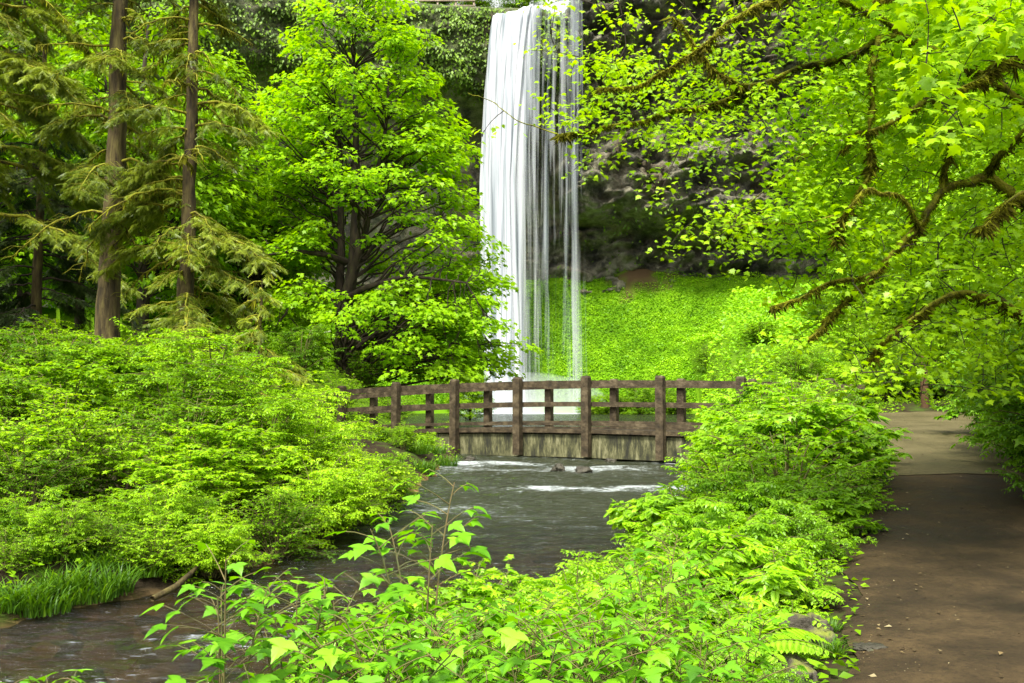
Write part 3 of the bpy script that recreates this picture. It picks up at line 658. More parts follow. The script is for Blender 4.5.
def make_tree(seed, base_trunks, env, nclump, nleaf, lsize, csize, tmpl, mat, name='tree', bark='bark', tr=.3, limbr=.05, side=6, keep=None, zlo=0, hi=1, flat=.3, crownname='crown', holes=.35):
    """env(z)->(cx,cy,rx,ry); trunks are polylines with radii; every clump of leaves is carried by its own limb"""
    q = np.random.RandomState(seed); root = thing(name, 'x', 'tree'); tw = Wood(); lw = Wood(); lf = Leaves()
    allp = []
    for pts, rad in base_trunks:
        pts = np.asarray(pts, float); t = np.linspace(0, 1, len(pts)); tt = np.linspace(0, 1, 26)
        P = np.stack([np.interp(tt, t, pts[:, k]) for k in range(3)], -1)
        P[1:-1] = (P[:-2]+P[1:-1]*2+P[2:])/4
        P[:, :2] += .1*np.stack([fbm(np.stack([tt*5, 0*tt+seed, 0*tt+k*5], -1), 2) for k in (0, 1)], -1)*ss(tt*3)[:, None]
        rr = np.interp(tt, np.linspace(0, 1, len(rad)), rad); tw.tube(P, rr, side+2); allp.append(np.column_stack([P, rr]))
    A = np.concatenate(allp)
    cnt = 0; tries = 0
    while cnt < nclump and tries < nclump*20:
        tries += 1
        z = zlo+(hi-zlo)*q.rand(); cx, cy, rx, ry = env(z)
        if q.rand() > min(1, (rx*ry)/(env.big)): continue
        a = q.uniform(0, 2*np.pi); u = q.uniform(.2, 1)**.55
        c = np.array([cx+rx*u*math.cos(a), cy+ry*u*math.sin(a), z])
        if fbm(c[None]*.28+seed, 2)[0] < -holes and True: continue
        if keep and not keep(c): continue
        cnt += 1
        dxy = np.hypot(A[:, 0]-c[0], A[:, 1]-c[1]); tgt = c[2]-.55*dxy
        k = np.argmin(np.abs(A[:, 2]-tgt)+dxy*.35); p0 = A[k, :3]; d = c-p0; L = np.linalg.norm(d)
        mid = p0+d*.5+np.array([0, 0, .12*L])+q.randn(3)*.08*L
        P = bez(p0, mid, c, 9); P[1:-1] += q.randn(7, 3)*.02*L
        r0 = min(A[k, 3]*.6, limbr*(.35+.12*L)); lw.tube(P, np.linspace(r0, .012, 9), 5)
        rc = csize*q.uniform(.6, 1.3); n = int(nleaf*(rc/csize)**1.6*q.uniform(.8, 1.2))
        ang = q.uniform(0, 6.283, n); rr = rc*np.sqrt(q.rand(n))
        off = np.stack([np.cos(ang)*rr, np.sin(ang)*rr, q.randn(n)*flat*rc*.45-.35*rr**2/rc+.1*rc], -1)
        outd = norm(np.stack([off[:, 0], off[:, 1], 0*rr], -1)+.6*norm(np.array([c[0]-cx, c[1]-cy, 0.])))
        D, Nn = leaf_frame(n, outd, .45, .35, q)
        cv_ = q.randn()*.13
        lf.add(c+off, D, Nn, lsize*q.uniform(.65, 1.2, n), np.clip(.5+cv_+q.randn(n)*.14, 0, 1))
        for m in range(4):
            aa = q.uniform(0, 6.283); e = c+np.array([math.cos(aa)*rc*.8, math.sin(aa)*rc*.8, -.2*rc]); lw.tube(bez(P[6], c+[0, 0, .05], e, 4), [.014, .011, .008, .005], 3)
    tw.build('trunk', M[bark], root); lw.build('limbs', M[bark], root); lf.build(crownname, tmpl, mat, root)
    return root
def env_table(rows, base=0):
    T = np.array(rows, float)
    def env(z): return tuple(np.interp(z, T[:, 0], T[:, k]) for k in (1, 2, 3, 4))
    env.big = (T[:, 3]*T[:, 4]).max(); return env

# ---- the big maple behind the bridge (Y = 42)
MX, MY = at(342, 360, 42)[0], 42.; MZ = Hs(MX, MY)
rows = []
for py, a, b in ((375, 300, 520), (350, 268, 530), (300, 252, 515), (250, 246, 500), (200, 242, 482), (150, 246, 474), (100, 254, 458), (60, 266, 446), (20, 286, 430), (-10, 304, 415), (-25, 325, 390)):
    z = at(0, py, 42)[2]-MZ; pa, pb = at(a, py, 42)[0]-MX, at(b, py, 42)[0]-MX
    rows.append((z, (pa+pb)/2, 0, (pb-pa)/2-.3, ((pb-pa)/2)*.75))
rows.sort(); me_env = env_table(rows)
def X_(px, py): p = at(px, py, 42); return [p[0]-MX, 0, p[2]-MZ]
def xy(px, py, dy=0): v = X_(px, py); v[1] = dy; return v
trunks = [([[.15, 0, -.5], xy(341, 350), xy(343, 310), xy(352, 265), xy(354, 200, .2), xy(353, 120, .3), xy(352, 20, .2)], [.42, .34, .30, .24, .19, .12, .03]),
          ([xy(342, 320), xy(338, 280, .3), xy(337, 220, .5), xy(336, 150, .7), xy(330, 80, .6)], [.24, .19, .15, .1, .03]),
          ([xy(345, 300), xy(358, 262, -.4), xy(370, 210, -.7), xy(384, 150, -.8), xy(392, 80, -.6)], [.25, .19, .15, .09, .03]),
          ([xy(350, 275), xy(372, 240, .6), xy(400, 222, 1.0), xy(440, 214, 1.2)], [.2, .14, .1, .03]),
          ([xy(346, 262), xy(330, 258, -.8), xy(300, 256, -1.4), xy(270, 262, -1.6)], [.17, .12, .08, .03]),
          ([xy(344, 300), xy(370, 290, -1.2), xy(410, 282, -2), xy(470, 290, -2.4)], [.18, .12, .08, .03]),
          ([xy(342, 318), xy(325, 292, -.5), xy(300, 300, -1.2), xy(285, 330, -1.5)], [.16, .11, .07, .03])]
def mkeep(c):
    px = 512+(c[0]+MX)/(c[1]+MY)*1000; py = 405-(c[2]+MZ-EYE)/(c[1]+MY)*1000
    if c[1] < 2.5 and 322 < px < 368 and 200 < py < 385: return rs.rand() < .12
    if c[1] < 1.5 and 325 < px < 400 and 110 < py <= 215: return rs.rand() < .7
    if 262 < px < 325 and 262 < py < 335: return rs.rand() < .5
    if 370 < px < 430 and 225 < py < 285: return rs.rand() < .5
    return True
big = make_tree(11, trunks, me_env, 430, 84, .21, .85, T_MAPLE_S, M['maple'], name='maple_tree', tr=.4, limbr=.07, keep=mkeep, zlo=rows[0][0], hi=rows[-1][0], holes=.75)
big.location = (MX, MY, MZ); tag(big, 'big round-crowned green maple with dark forked trunk behind the footbridge', 'maple tree')

# ---- woodland tree stock
stock = []
for k, (h, rr_) in enumerate([(15, 4.2), (13, 3.8), (17, 4.6), (11, 3.6)]):
    q = np.random.RandomState(40+k)
    rows = [(h*.16, 0, 0, rr_*.5, rr_*.5), (h*.3, .2, 0, rr_, rr_), (h*.6, -.3, .2, rr_*.95, rr_*.9), (h*.85, 0, 0, rr_*.6, rr_*.6), (h, .1, 0, rr_*.2, rr_*.2)]
    tr = [([[0, 0, -.5], [.1, 0, h*.3], [.3*q.randn(), .3*q.randn(), h*.6], [.4*q.randn(), 0, h*.97]], [.26, .19, .12, .02]),
          ([[0, 0, h*.2], [1, .5*q.randn(), h*.45], [1.8, q.randn(), h*.75]], [.13, .09, .02]), ([[0, 0, h*.25], [-1, .5*q.randn(), h*.5], [-1.6, q.randn(), h*.8]], [.13, .09, .02])]
    t = make_tree(50+k, tr, env_table(rows), 190, 95, .26, 1.0, T_SIMPLE, M['wood_tree'], name='broadleaf_tree', zlo=h*.14, hi=h, holes=.3)
    stock.append(Reuse(t))

# ---- conifers
def make_conifer(seed, h, r0, z0, nb, blen, mat, name='conifer', lean=0., dead=.25, spray=.2, mossy=True, dens=1.0, tmpl=T_SPRAY):
    q = np.random.RandomState(seed); root = thing(name, 'x', 'conifer'); tw = Wood(); lw = Wood(); lf = Leaves(); ms = Leaves()
    zz = np.linspace(-.5, h, 40); P = np.stack([lean*zz+.05*fbm(np.stack([zz*.3, 0*zz, 0*zz+seed], -1), 2), .05*fbm(np.stack([zz*.3, 0*zz+5, 0*zz+seed], -1), 2), zz], -1)
    rad = r0*(1-.75*np.clip(zz/h, 0, 1))*(1+.25*np.exp(-np.clip(zz, 0, 9)*1.5)); tw.tube(P, rad, 14)
    for k in range(nb):
        z = z0+(h-z0)*(k+q.rand())/nb; f = (z-z0)/(h-z0); L = blen*(1-.7*f)*q.uniform(.45, 1.15)
        a = q.uniform(0, 6.283); hd = np.array([math.cos(a), math.sin(a), 0]); b = np.array([np.interp(z, zz, P[:, 0]), np.interp(z, zz, P[:, 1]), z])
        c = b+hd*L*.5+[0, 0, L*q.uniform(-.02, .2)]; e = b+hd*L+np.array([0, 0, -L*q.uniform(.15, .6)])
        Q = bez(b, c, e, 10); Q[1:-1] += q.randn(8, 3)*.015*L; lw.tube(Q, np.linspace(.018+.012*L, .006, 10), 5)
        sd = np.cross(hd, [0, 0, 1.]); isdead = q.rand() < dead
        if mossy:
            n = int(60*L); t = q.rand(n); i = np.minimum((t*9).astype(int), 8); pp = Q[i]+(Q[i+1]-Q[i])*(t*9-i)[:, None]
            ms.add(pp, np.stack([q.randn(n)*.3, q.randn(n)*.3, -np.ones(n)], -1), q.randn(n, 3)+1e-3, .04+.22*q.rand(n)**2.5, np.clip(.5+.3*q.randn(n), 0, 1))
        nt_ = int((7 if isdead else 17)*L*dens)
        for m in range(nt_):
            t = q.uniform(.2, 1)**.8; i = min(int(t*9), 8); p = Q[i]+(Q[i+1]-Q[i])*(t*9-i)
            l2 = L*q.uniform(.15, .42)*(1.1-.55*t); sg = 1 if q.rand() < .5 else -1
            d = sd*sg*q.uniform(.5, 1)+hd*q.uniform(.3, .9)+np.array([0, 0, q.uniform(-.45, .1)]); d /= np.linalg.norm(d)
            e2 = p+d*l2+np.array([0, 0, -.3*l2]); lw.tube([p, p+d*l2*.55, e2], [.006, .004, .002], 3)
            if isdead: continue
            n = max(3, int(l2/.055)); tt = np.linspace(.15, 1, n); pp = p+(e2-p)*tt[:, None]
            s2 = np.where(np.arange(n) % 2 == 0, 1, -1)[:, None]*np.cross(d, [0, 0, 1.])[None]
            D = s2*.8+d[None]*.8+q.randn(n, 3)*.3; D[:, 2] -= .55; Nn = np.stack([q.randn(n)*.3, q.randn(n)*.3, np.ones(n)], -1)
            lf.add(pp, D, Nn, spray*q.uniform(.6, 1.2, n), np.clip(.5+.15*q.randn(n)+.25*math.sin(k*3.1), 0, 1))
    tw.build('trunk', M['conbark'], root, rough=.03); lw.build('branches', M['mossbark'] if mossy else M['bark'], root)
    lf.build('needles', tmpl, mat, root)
    if mossy: ms.build('hanging_moss', T_STRAND, M['moss'], root)
    return root
def conifer_at(px, Y, *a, label, **k):
    x = at(px, 330, Y)[0]; o = make_conifer(*a, **k); o.location = (x, Y, Hs(x, Y)); o['label'] = label; return o
conifer_at(106, 25, 61, 17, .33, 4.6, 84, 2.3, M['needle'], lean=.018, name='conifer', dead=.3, label='thick straight conifer trunk at left, the stouter of the two bare trunks')
conifer_at(184, 24, 62, 15, .23, 2.3, 96, 2.6, M['needle'], lean=.008, name='conifer', dead=.22, label='slender mossy-branched conifer just right of the stout conifer trunk')
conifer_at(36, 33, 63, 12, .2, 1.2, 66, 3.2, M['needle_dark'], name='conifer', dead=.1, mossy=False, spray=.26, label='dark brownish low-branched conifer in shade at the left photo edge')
conifer_at(-25, 29, 64, 20, .3, 4.0, 60, 4.4, M['needle'], name='conifer', dead=.15, spray=.26, label='conifer with long drooping boughs reaching in over the left edge')
conifer_at(258, 21.0, 65, 3.6, .07, .3, 26, 1.7, M['needle'], name='young_conifer', dead=.05, spray=.2, label='small drooping young conifer between slender conifer and big maple')

# woodland behind
G = 'broadleaf trees of the wood around the falls'
wood = [  # px, Y, stock, scale, label
    (20, 46, 0, 1.15, 'bright green broadleaf tree behind the dark conifer at the left edge'),
    (78, 52, 2, 1.05, 'broadleaf tree filling the gap left of the stout conifer trunk'),
    (140, 40, 1, 1.1, 'broadleaf tree showing between the two conifer trunks'),
    (252, 47, 1, 1.05, 'broadleaf tree directly left of the big maple crown'),
    (205, 50, 0, 1.05, 'light green broadleaf tree behind the slender conifer'),
    (243, 60, 3, 1.2, 'lower broadleaf tree between slender conifer and big maple'),
    (-40, 40, 1, 1.1, 'broadleaf tree just beyond the left edge of the view'),
    (110, 70, 2, 1.3, 'tall distant broadleaf tree behind the stout conifer'),
    (180, 74, 0, 1.35, 'tall distant broadleaf tree behind the slender conifer'),
    (30, 66, 2, 1.4, 'tall distant broadleaf tree high at the left edge'),
    (285, 78, 1, .8, 'distant broadleaf tree seen through the left side of the big maple'),
    (470, 66, 3, .42, 'low bush-like tree at the pool behind the footbridge railing'),
    (880, 62, 2, .95, 'broadleaf tree on the slope left of the mossy maple limbs'),
    (945, 48, 0, 1.0, 'broadleaf tree behind the mossy maple above the paved path'),
    (1010, 40, 1, 1.1, 'broadleaf tree behind the mossy maple at the right edge'),
    (1075, 46, 2, 1.0, 'broadleaf tree just beyond the right edge of the view'),
    (985, 70, 2, 1.3, 'tall distant broadleaf tree on the right-hand hillside'),
    (905, 86, 0, .95, 'distant broadleaf tree on the green slope at right'),
    (1060, 60, 0, 1.4, 'tall broadleaf tree high on the right-hand hillside'),
    (930, 34, 3, .62, 'small broadleaf tree right above the reddish post'),
    (1000, 30, 3, .75, 'small dense broadleaf tree above the thin metal post'),
    (860, 42, 3, .38, 'low round broadleaf tree beyond the end of the bridge railing'),
]
for i, (px, Y, s, scl, lab) in enumerate(wood):
    x = (px-512)/1000*Y; stock[s].put((x, Y, Hs(x, Y)-.1), rs.uniform(0, 6.28), lab, 'tree', G, scl*rs.uniform(.96, 1.04))
pos = ['at the far left', 'second from the left', 'above the rail fence', 'at the right end of the rail fence', 'just left of the waterfall lip', 'behind the waterfall lip', 'right of the waterfall lip', 'above the rock face', 'above the dark alcove', 'at the far right']
for i, px in enumerate([150, 260, 385, 430, 470, 520, 575, 660, 760, 880]):
    Y = 121+rs.uniform(-2, 5); x = (px-512)/1000*Y
    z = lip_z(x)+.3 if x < 5 else lip_z(x)-.2
    stock[i % 4].put((x, Y, z), rs.uniform(0, 6.28), 'dark tree on the cliff top '+pos[i], 'tree', 'trees on the cliff top', .8*rs.uniform(.9, 1.1))

# ---- near mossy maple on the right
def make_near_maple():
    root = thing('mossy_maple', 'near maple at right, mossy hanging limbs with light leaves reaching over the stream', 'maple tree', (0, 0, 0))
    q = np.random.RandomState(21)
    TX, TY = 6.35, 10.6; tz = Hs(TX, TY)
    A3 = lambda l: np.array([at(a, b, c) for a, b, c in l])
    limbs = [  # polyline (px,py,Y), radii
        (A3([(1110, 250, 10.6), (1040, 120, 10.2), (965, 68, 9.9), (905, 40, 9.7), (878, 44, 9.5), (820, 66, 9.5), (760, 80, 9.6), (735, 94, 9.6), (690, 108, 9.6), (640, 120, 9.7), (590, 130, 9.8), (560, 134, 9.8)]), (.085, .012)),
        (A3([(640, 120, 9.7), (590, 132, 9.9), (545, 131, 10), (520, 118, 10), (497, 101, 10), (470, 91, 10)]), (.02, .005)),
        (A3([(880, 44, 9.5), (868, 70, 9.4), (874, 105, 9.3), (868, 140, 9.3), (872, 175, 9.3), (860, 200, 9.3)]), (.055, .02)),
        (A3([(760, 80, 9.6), (735, 82, 9.5), (712, 70, 9.4), (690, 40, 9.4), (670, 15, 9.4)]), (.03, .008)),
        (A3([(905, 40, 9.7), (860, 5, 9.2), (800, -15, 9), (745, 10, 9), (700, 50, 9), (640, 85, 9.1), (600, 92, 9.2)]), (.05, .006)),
        (A3([(1110, 330, 10.6), (1040, 210, 10.3), (985, 178, 10), (945, 185, 9.8), (920, 228, 9.6), (872, 270, 9.5), (842, 304, 9.4), (808, 336, 9.4)]), (.10, .022)),
        (A3([(872, 270, 9.5), (835, 282, 9.4), (800, 300, 9.3), (770, 306, 9.3)]), (.03, .006)),
        (A3([(985, 178, 10), (1000, 155, 9.7), (1024, 130, 9.3), (1060, 110, 9)]), (.05, .05)),
        (A3([(945, 185, 9.8), (950, 150, 9.6), (948, 118, 9.5), (930, 95, 9.4)]), (.05, .02)),
        (A3([(930, 95, 9.4), (905, 112, 9.3), (880, 130, 9.2), (850, 128, 9.2), (840, 150, 9.2)]), (.04, .012)),
        (A3([(920, 228, 9.6), (905, 195, 9.3), (870, 190, 9.1), (845, 215, 9), (838, 245, 9)]), (.035, .01)),
        (A3([(1110, 420, 10.6), (1040, 320, 10.4), (985, 290, 10.1), (940, 300, 9.8), (900, 330, 9.6), (870, 360, 9.5)]), (.09, .012)),
        (A3([(1110, 180, 10.6), (1060, 20, 9.5), (1000, -30, 8.6), (940, -20, 8), (880, 0, 7.8)]), (.11, .02)),
        (A3([(1090, 120, 9.5), (1040, 60, 8.2), (1000, 60, 7.4), (960, 90, 7.2)]), (.06, .012)),
        (A3([(1100, 260, 9.8), (1050, 190, 8.4), (1010, 200, 7.8), (980, 230, 7.6)]), (.05, .012)),
        (A3([(845, 128, 9.2), (800, 160, 9.3), (760, 190, 9.3), (725, 230, 9.3)]), (.02, .005)),
        (A3([(840, 215, 9), (800, 225, 9.2), (760, 225, 9.3), (720, 235, 9.4)]), (.02, .005)),
    ]
    trunk = Wood(); trunk.tube(np.array([[TX, TY, tz-.4], [TX+.1, TY, tz+1], [TX, TY, tz+2.5], [TX+.1, TY-.1, tz+4], [TX+.3, TY, tz+6], [TX+.2, TY, tz+9]]), [.42, .36, .33, .28, .2, .08], 12)
    trunk.build('trunk', M['mossbark'], root, rough=.02)
    samples = []; ms = Leaves(); lw = Wood()
    for pts, (ra, rb) in limbs:
        n = max(12, len(pts)*5); t = np.linspace(0, 1, len(pts)); tt = np.linspace(0, 1, n)
        P = np.stack([np.interp(tt, t, pts[:, k]) for k in range(3)], -1)
        for _ in range(2): P[1:-1] = (P[:-2]+2*P[1:-1]+P[2:])/4
        P += .05*np.stack([fbm(P*2.5+k*7, 3) for k in range(3)], -1)
        rr = .62*(ra+(rb-ra)*tt**.7); rr = rr*(1+.35*fbm(P*9, 2)*(ra > .025)); lw.tube(P, rr, 8); samples.append(np.column_stack([P, rr]))
        Ln = np.linalg.norm(np.diff(P, axis=0), axis=1).sum()
        if ra > .025:
            cnt = int(Ln*1900*min(1, ra/.06)); i = q.randint(0, n-1, cnt); f = q.rand(cnt)[:, None]; pp = P[i]*(1-f)+P[i+1]*f; r_ = rr[i]
            hang = (fbm(pp*2.2, 2)+.25 > 0)
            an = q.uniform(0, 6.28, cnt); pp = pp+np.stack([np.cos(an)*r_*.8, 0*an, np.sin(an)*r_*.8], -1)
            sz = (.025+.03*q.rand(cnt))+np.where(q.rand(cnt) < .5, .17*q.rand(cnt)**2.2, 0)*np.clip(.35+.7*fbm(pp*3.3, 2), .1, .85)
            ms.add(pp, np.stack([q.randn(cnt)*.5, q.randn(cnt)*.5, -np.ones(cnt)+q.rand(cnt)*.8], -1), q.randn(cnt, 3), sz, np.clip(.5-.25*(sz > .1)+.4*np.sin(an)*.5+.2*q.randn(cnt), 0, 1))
    S = np.concatenate(samples)
    table = np.array([  # rows y=-50.. step 50 ; cols x=480.. step 60
        [0, 0, .05, .10, .3, .6, .9, 1, 1, 1], [0, .06, .10, .18, .35, .7, .9, .9, 1, 1], [.08, .28, .42, .38, .5, .8, .9, .9, 1, 1], [.25, .42, .32, .36, .3, .65, .8, .9, .9, 1],
        [.05, .12, .12, .02, .12, .65, .8, .8, .9, 1], [0, 0, 0, .05, .45, .75, .75, .8, .9, 1], [0, 0, 0, 0, .08, .4, .7, .7, .9, 1], [0, 0, 0, 0, .0, .2, .4, .6, .9, 1], [0, 0, 0, 0, 0, .02, .2, .5, .8, .9], [0]*10])
    lf = Leaves(); tww = Wood(); cands = []
    SP = np.stack([512+S[:, 0]/S[:, 1]*1000, 405-(S[:, 2]-EYE)/S[:, 1]*1000], -1)
    for tr_ in range(17500):
        px, py = q.uniform(470, 1080), q.uniform(-50, 430)
        d_ = table[min(int((py+50)//50), 9), min(max(int((px-480)//60), 0), 9)]
        if px < 480: d_ = .25 if 75 < py < 110 else 0
        if q.rand() > d_*.52: continue
        Y = q.uniform(8.9, 10.4) if px < 860 else q.uniform(8.6, 13) if (px < 920 or py > 150) else q.uniform(6.4, 13)
        c = at(px, py, Y)
        if fbm(c[None]*1.1+3, 2)[0] < -.2: continue
        ds = ((S[:, :3]-c)**2).sum(1); k = np.argmin(ds); dist = math.sqrt(ds[k])
        if dist > 1.5 and px < 860: continue
        pd = np.hypot(SP[:, 0]-px, SP[:, 1]-py); m_ = (pd < 17) & (S[:, 3] > .022)
        if m_.any() and Y < S[m_, 1].max()+.15 and q.rand() < .74: continue
        cands.append((dist, px, py, Y, c))
    cands.sort(key=lambda t: t[0])
    NP_ = np.zeros((len(S)+3*len(cands), 3)); NP_[:len(S)] = S[:, :3]; NR = np.full(len(NP_), .006); NR[:len(S)] = S[:, 3]; cnt = len(S)
    for dist, px, py, Y, c in cands:
        ds = ((NP_[:cnt]-c)**2).sum(1); k = np.argmin(ds*(.85+.3*q.rand(cnt))); p0 = NP_[k].copy(); d = c-p0; L = np.linalg.norm(d)+1e-6
        P = bez(p0, p0+d*.5+np.array([0, 0, .12*L])+q.randn(3)*.06*L, c, 6); tww.tube(P, np.linspace(min(.0035+.008*L, NR[k]), .0025, 6), 4)
        NP_[cnt:cnt+3] = P[[2, 4, 5]]; cnt += 3
        n = q.randint(10, 18); hd = norm(np.array([d[0], d[1], .0])+1e-6)
        pp = c+q.randn(n, 3)*np.array([.12, .12, .05])
        a = q.uniform(0, 6.28, n); out = np.stack([np.cos(a), np.sin(a), 0*a], -1)+hd*.5
        D, Nn = leaf_frame(n, out, .45, .2, q)
        Nn[:, 1] -= .35
        lf.add(pp, D, Nn, (.05 if px < 780 else .058 if (py > 150 or px < 880) else .09)*q.uniform(.6, 1.35, n), np.clip(.58+.1*q.randn()+.13*q.randn(n)+(.12 if px < 780 else 0)-(.15 if Y > 11.5 else 0), 0, 1))
    got = len(cands)
    lw.build('limbs', M['mossbark'], root, rough=.008); ms.build('hanging_moss', T_STRAND, M['moss'], root)
    tww.build('twigs', M['bark'], root); lf.build('crown', T_MAPLE, M['nearmaple'], root)
    print('near maple clusters', got)
make_near_maple()

# ------------------------------------------------------------------ shrubs
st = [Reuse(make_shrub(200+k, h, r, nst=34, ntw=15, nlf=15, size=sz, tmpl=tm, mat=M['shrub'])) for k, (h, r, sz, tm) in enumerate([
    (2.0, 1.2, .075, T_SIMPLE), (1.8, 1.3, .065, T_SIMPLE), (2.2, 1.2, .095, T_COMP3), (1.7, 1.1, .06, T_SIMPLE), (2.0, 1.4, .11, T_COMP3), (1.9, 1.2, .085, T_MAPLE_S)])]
def bankx(off, ys_): return [(512+1000*(float(Lb(y))-off)/y, y) for y in ys_]
rowsL = [
    ('hanging over the water', [(30, 10.7, .42), (100, 11.0, .45), (165, 11.5, .5)]+[(p_, y_, s_) for (p_, y_), s_ in zip(bankx(.2, (12.3, 13.6, 15.0, 16.6, 18.2)), (.52, .6, .64, .5, .34))]),
    ('in the second row from the water', [(-5, 12.6, .72), (60, 13.0, .76)]+[(p_, y_, s_) for (p_, y_), s_ in zip(bankx(1.6, (12.9, 13.9, 15.2, 16.8, 18.6, 20.4)), (.72, .8, .84, .78, .5, .28))]),
    ('in the third row from the water', [(10, 15.4, .92), (70, 16, .98)]+[(p_, y_, s_) for (p_, y_), s_ in zip(bankx(3.2, (15.8, 17.2, 19, 20.8, 22.8)), (1.05, 1.12, .98, .55, .28))]),
    ('in the rear row', [(-10, 19.5, 1.15), (45, 20.4, 1.25), (95, 21.4, 1.32), (150, 22, 1.32), (205, 22, 1.35), (258, 23.6, 1.15), (290, 27, .45)]),
]
colL = ['at the left photo edge', 'left of the stout conifer trunk', 'below the stout conifer trunk', 'below the slender conifer', 'right of the slender conifer', 'left of the maple trunk', 'below the maple trunk', 'nearest the footbridge']
q = np.random.RandomState(9)
for ri, (rp, lst) in enumerate(rowsL):
    for ci, (px, Y, s) in enumerate(lst):
        x = (px-512)/1000*Y; var = q.randint(0, 6)
        col = colL[ci] if len(lst) == 8 else [colL[i] for i in (0, 1, 2, 3, 4, 5, 7)][ci]
        st[var].put((x, Y, Hs(x, Y)-.12), q.uniform(0, 6.28), 'left-bank bush %s, %s' % (rp, col), 'bush', 'bushes along the left bank', (s*1.05, s*1.05, s*q.uniform(.85, 1.05)))
for px, Y, s, lab in [(350, 33, .4, 'small pale bush below the left end of the footbridge'), (340, 34, .9, 'bush behind the left end of the footbridge railing'), (300, 37, 1.1, 'bush behind the railing at the foot of the big maple'), (395, 36, .75, 'bush seen through the railing right of the maple trunk'),
                      (440, 38, .7, 'low bush seen through the railing near the waterfall'), (250, 34, 1.2, 'bush under the left side of the big maple crown'), (365, 41, 1.0, 'bush close against the foot of the big maple trunk'), (210, 31, 1.3, 'tall bush behind the slender conifer foot'), (140, 30, 1.4, 'tall bush between the feet of the two bare conifers'), (60, 28, 1.4, 'tall bush left of the stout conifer foot')]:
    x = (px-512)/1000*Y; st[q.randint(0, 6)].put((x, Y, Hs(x, Y)-.1), q.uniform(0, 6.28), lab, 'bush', 'bushes behind the left bank', s)

for px, Y, s_, lab in [(160, 10.75, .36, 'small bush leaning over the water left of the fallen stick'), (213, 11.2, .4, 'small bush leaning over the water above the stick tip'), (12, 9.9, .3, 'low bush among the long grass, nearest the left photo edge'), (66, 10.3, .34, 'low bush in the middle of the long grass'), (122, 10.9, .34, 'low bush at the upper end of the long grass'), (176, 11.6, .4, 'low bush right above the fallen stick'), (205, 12.4, .5, 'low bush left of the overhanging bushes'), (30, 12.0, .6, 'bush directly behind the long grass at the left edge'), (130, 13.6, .75, 'bush filling the hollow behind the long grass'), (190, 14.6, .8, 'bush filling the hollow below the slender conifer')]:
    x = (px-512)/1000*Y; st[q.randint(0, 6)].put((x, Y, Hs(x, Y)-.08), q.uniform(0, 6.28), lab, 'bush', 'bushes along the left bank', s_)
for px, Y, s_, lab in [(405, 27.0, .3, 'little bush on the dirt bank under the second bridge post'), (428, 25.2, .22, 'little bush in the middle of the dirt bank'), (404, 22.5, .28, 'little bush low on the dirt bank'), (385, 25, .32, 'little bush at the top of the dirt bank')]:
    x = (px-512)/1000*Y; st[q.randint(0, 6)].put((x, Y, Hs(x, Y)-.05), q.uniform(0, 6.28), lab, 'bush', 'bushes along the left bank', s_)
# right bank
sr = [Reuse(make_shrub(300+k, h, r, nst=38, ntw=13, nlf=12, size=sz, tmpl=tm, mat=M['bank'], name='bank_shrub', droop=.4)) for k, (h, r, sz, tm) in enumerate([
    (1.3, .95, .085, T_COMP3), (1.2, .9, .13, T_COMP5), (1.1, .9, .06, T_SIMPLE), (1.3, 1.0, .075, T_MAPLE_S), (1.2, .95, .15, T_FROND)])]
colR = {0: 'on the water side', 1: 'in the middle of the bank', 2: 'along the path edge'}
depR = ['just in front of the short timber post', 'at the footbridge end', 'second nearest the footbridge', 'where the path turns to asphalt', 'just before the asphalt', 'beside the dark dirt path', 'midway along the dirt path', 'near the mossy path rocks', 'right behind the mossy path rocks']
for di, Y in enumerate([21.5, 19.8, 18.2, 16.4, 14.6, 12.8, 11.2, 9.6, 8.2]):
    for ci in range(3):
        a, b = Rb(Y)+1.05, PLx(Y)-(.6 if Y < 14 else 1.0)
        if Y > 13: a = Rb(Y)+1.15
        if Y > 19: a = 4.9
        x = a+(b-a)*(.02, .5, 1.0)[ci]+q.randn()*.12
        s = {0: .8, 1: 1.0, 2: .72}[ci]*(1.12 if 12 < Y < 21 and ci < 2 else .85)*q.uniform(.9, 1.12)
        if Y < 10: s *= .85
        if Y > 14.5 and ci < 2: s *= q.uniform(1.1, 1.3)
        sr[q.randint(0, 5)].put((x, Y+q.randn()*.15, Hs(x, Y)-.1), q.uniform(0, 6.28), 'right-bank shrub %s, %s' % (colR[ci], depR[di]), 'shrub', 'shrubs between stream and path', (s*1.05, s*1.05, s))
for i, (px, Y, s_, lab) in enumerate([(742, 20.6, 1.2, 'tall shrub hiding the path end of the bridge railing, leftmost'), (775, 20.2, 1.28, 'tallest shrub before the path end of the bridge railing'), (812, 20.0, 1.15, 'tall shrub before the last bridge railing post'), (728, 18.6, 1.0, 'rounded shrub below the fifth near bridge post'), (760, 17.6, 1.1, 'full rounded shrub amid the right bank, before the tallest shrub')]):
    x = (px-512)/1000*Y; sr[(i*2+1) % 5].put((x, Y, Hs(x, Y)-.1), q.uniform(0, 6.28), lab, 'shrub', 'shrubs between stream and path', s_)
depN = ['nearest the camera', 'second from the camera', 'third from the camera']
for di, Y in enumerate([5.4, 6.3, 7.2]):
    for ci in range(4):
        a, b = Rb(Y)+.6, PLx(Y)-.5; x = a+(b-a)*ci/3.
        s = q.uniform(.48, .66)*(1.05 if ci < 3 else .5)
        sr[[1, 4, 3, 0, 4][(di+ci) % 5]].put((x, Y, Hs(x, Y)-.08), q.uniform(0, 6.28), 'low shrub in the row %s, %s' % (depN[di], ['beside the water', 'left of the middle', 'right of the middle', 'touching the path edge'][ci]), 'shrub', 'low shrubs in front of the bank', s)

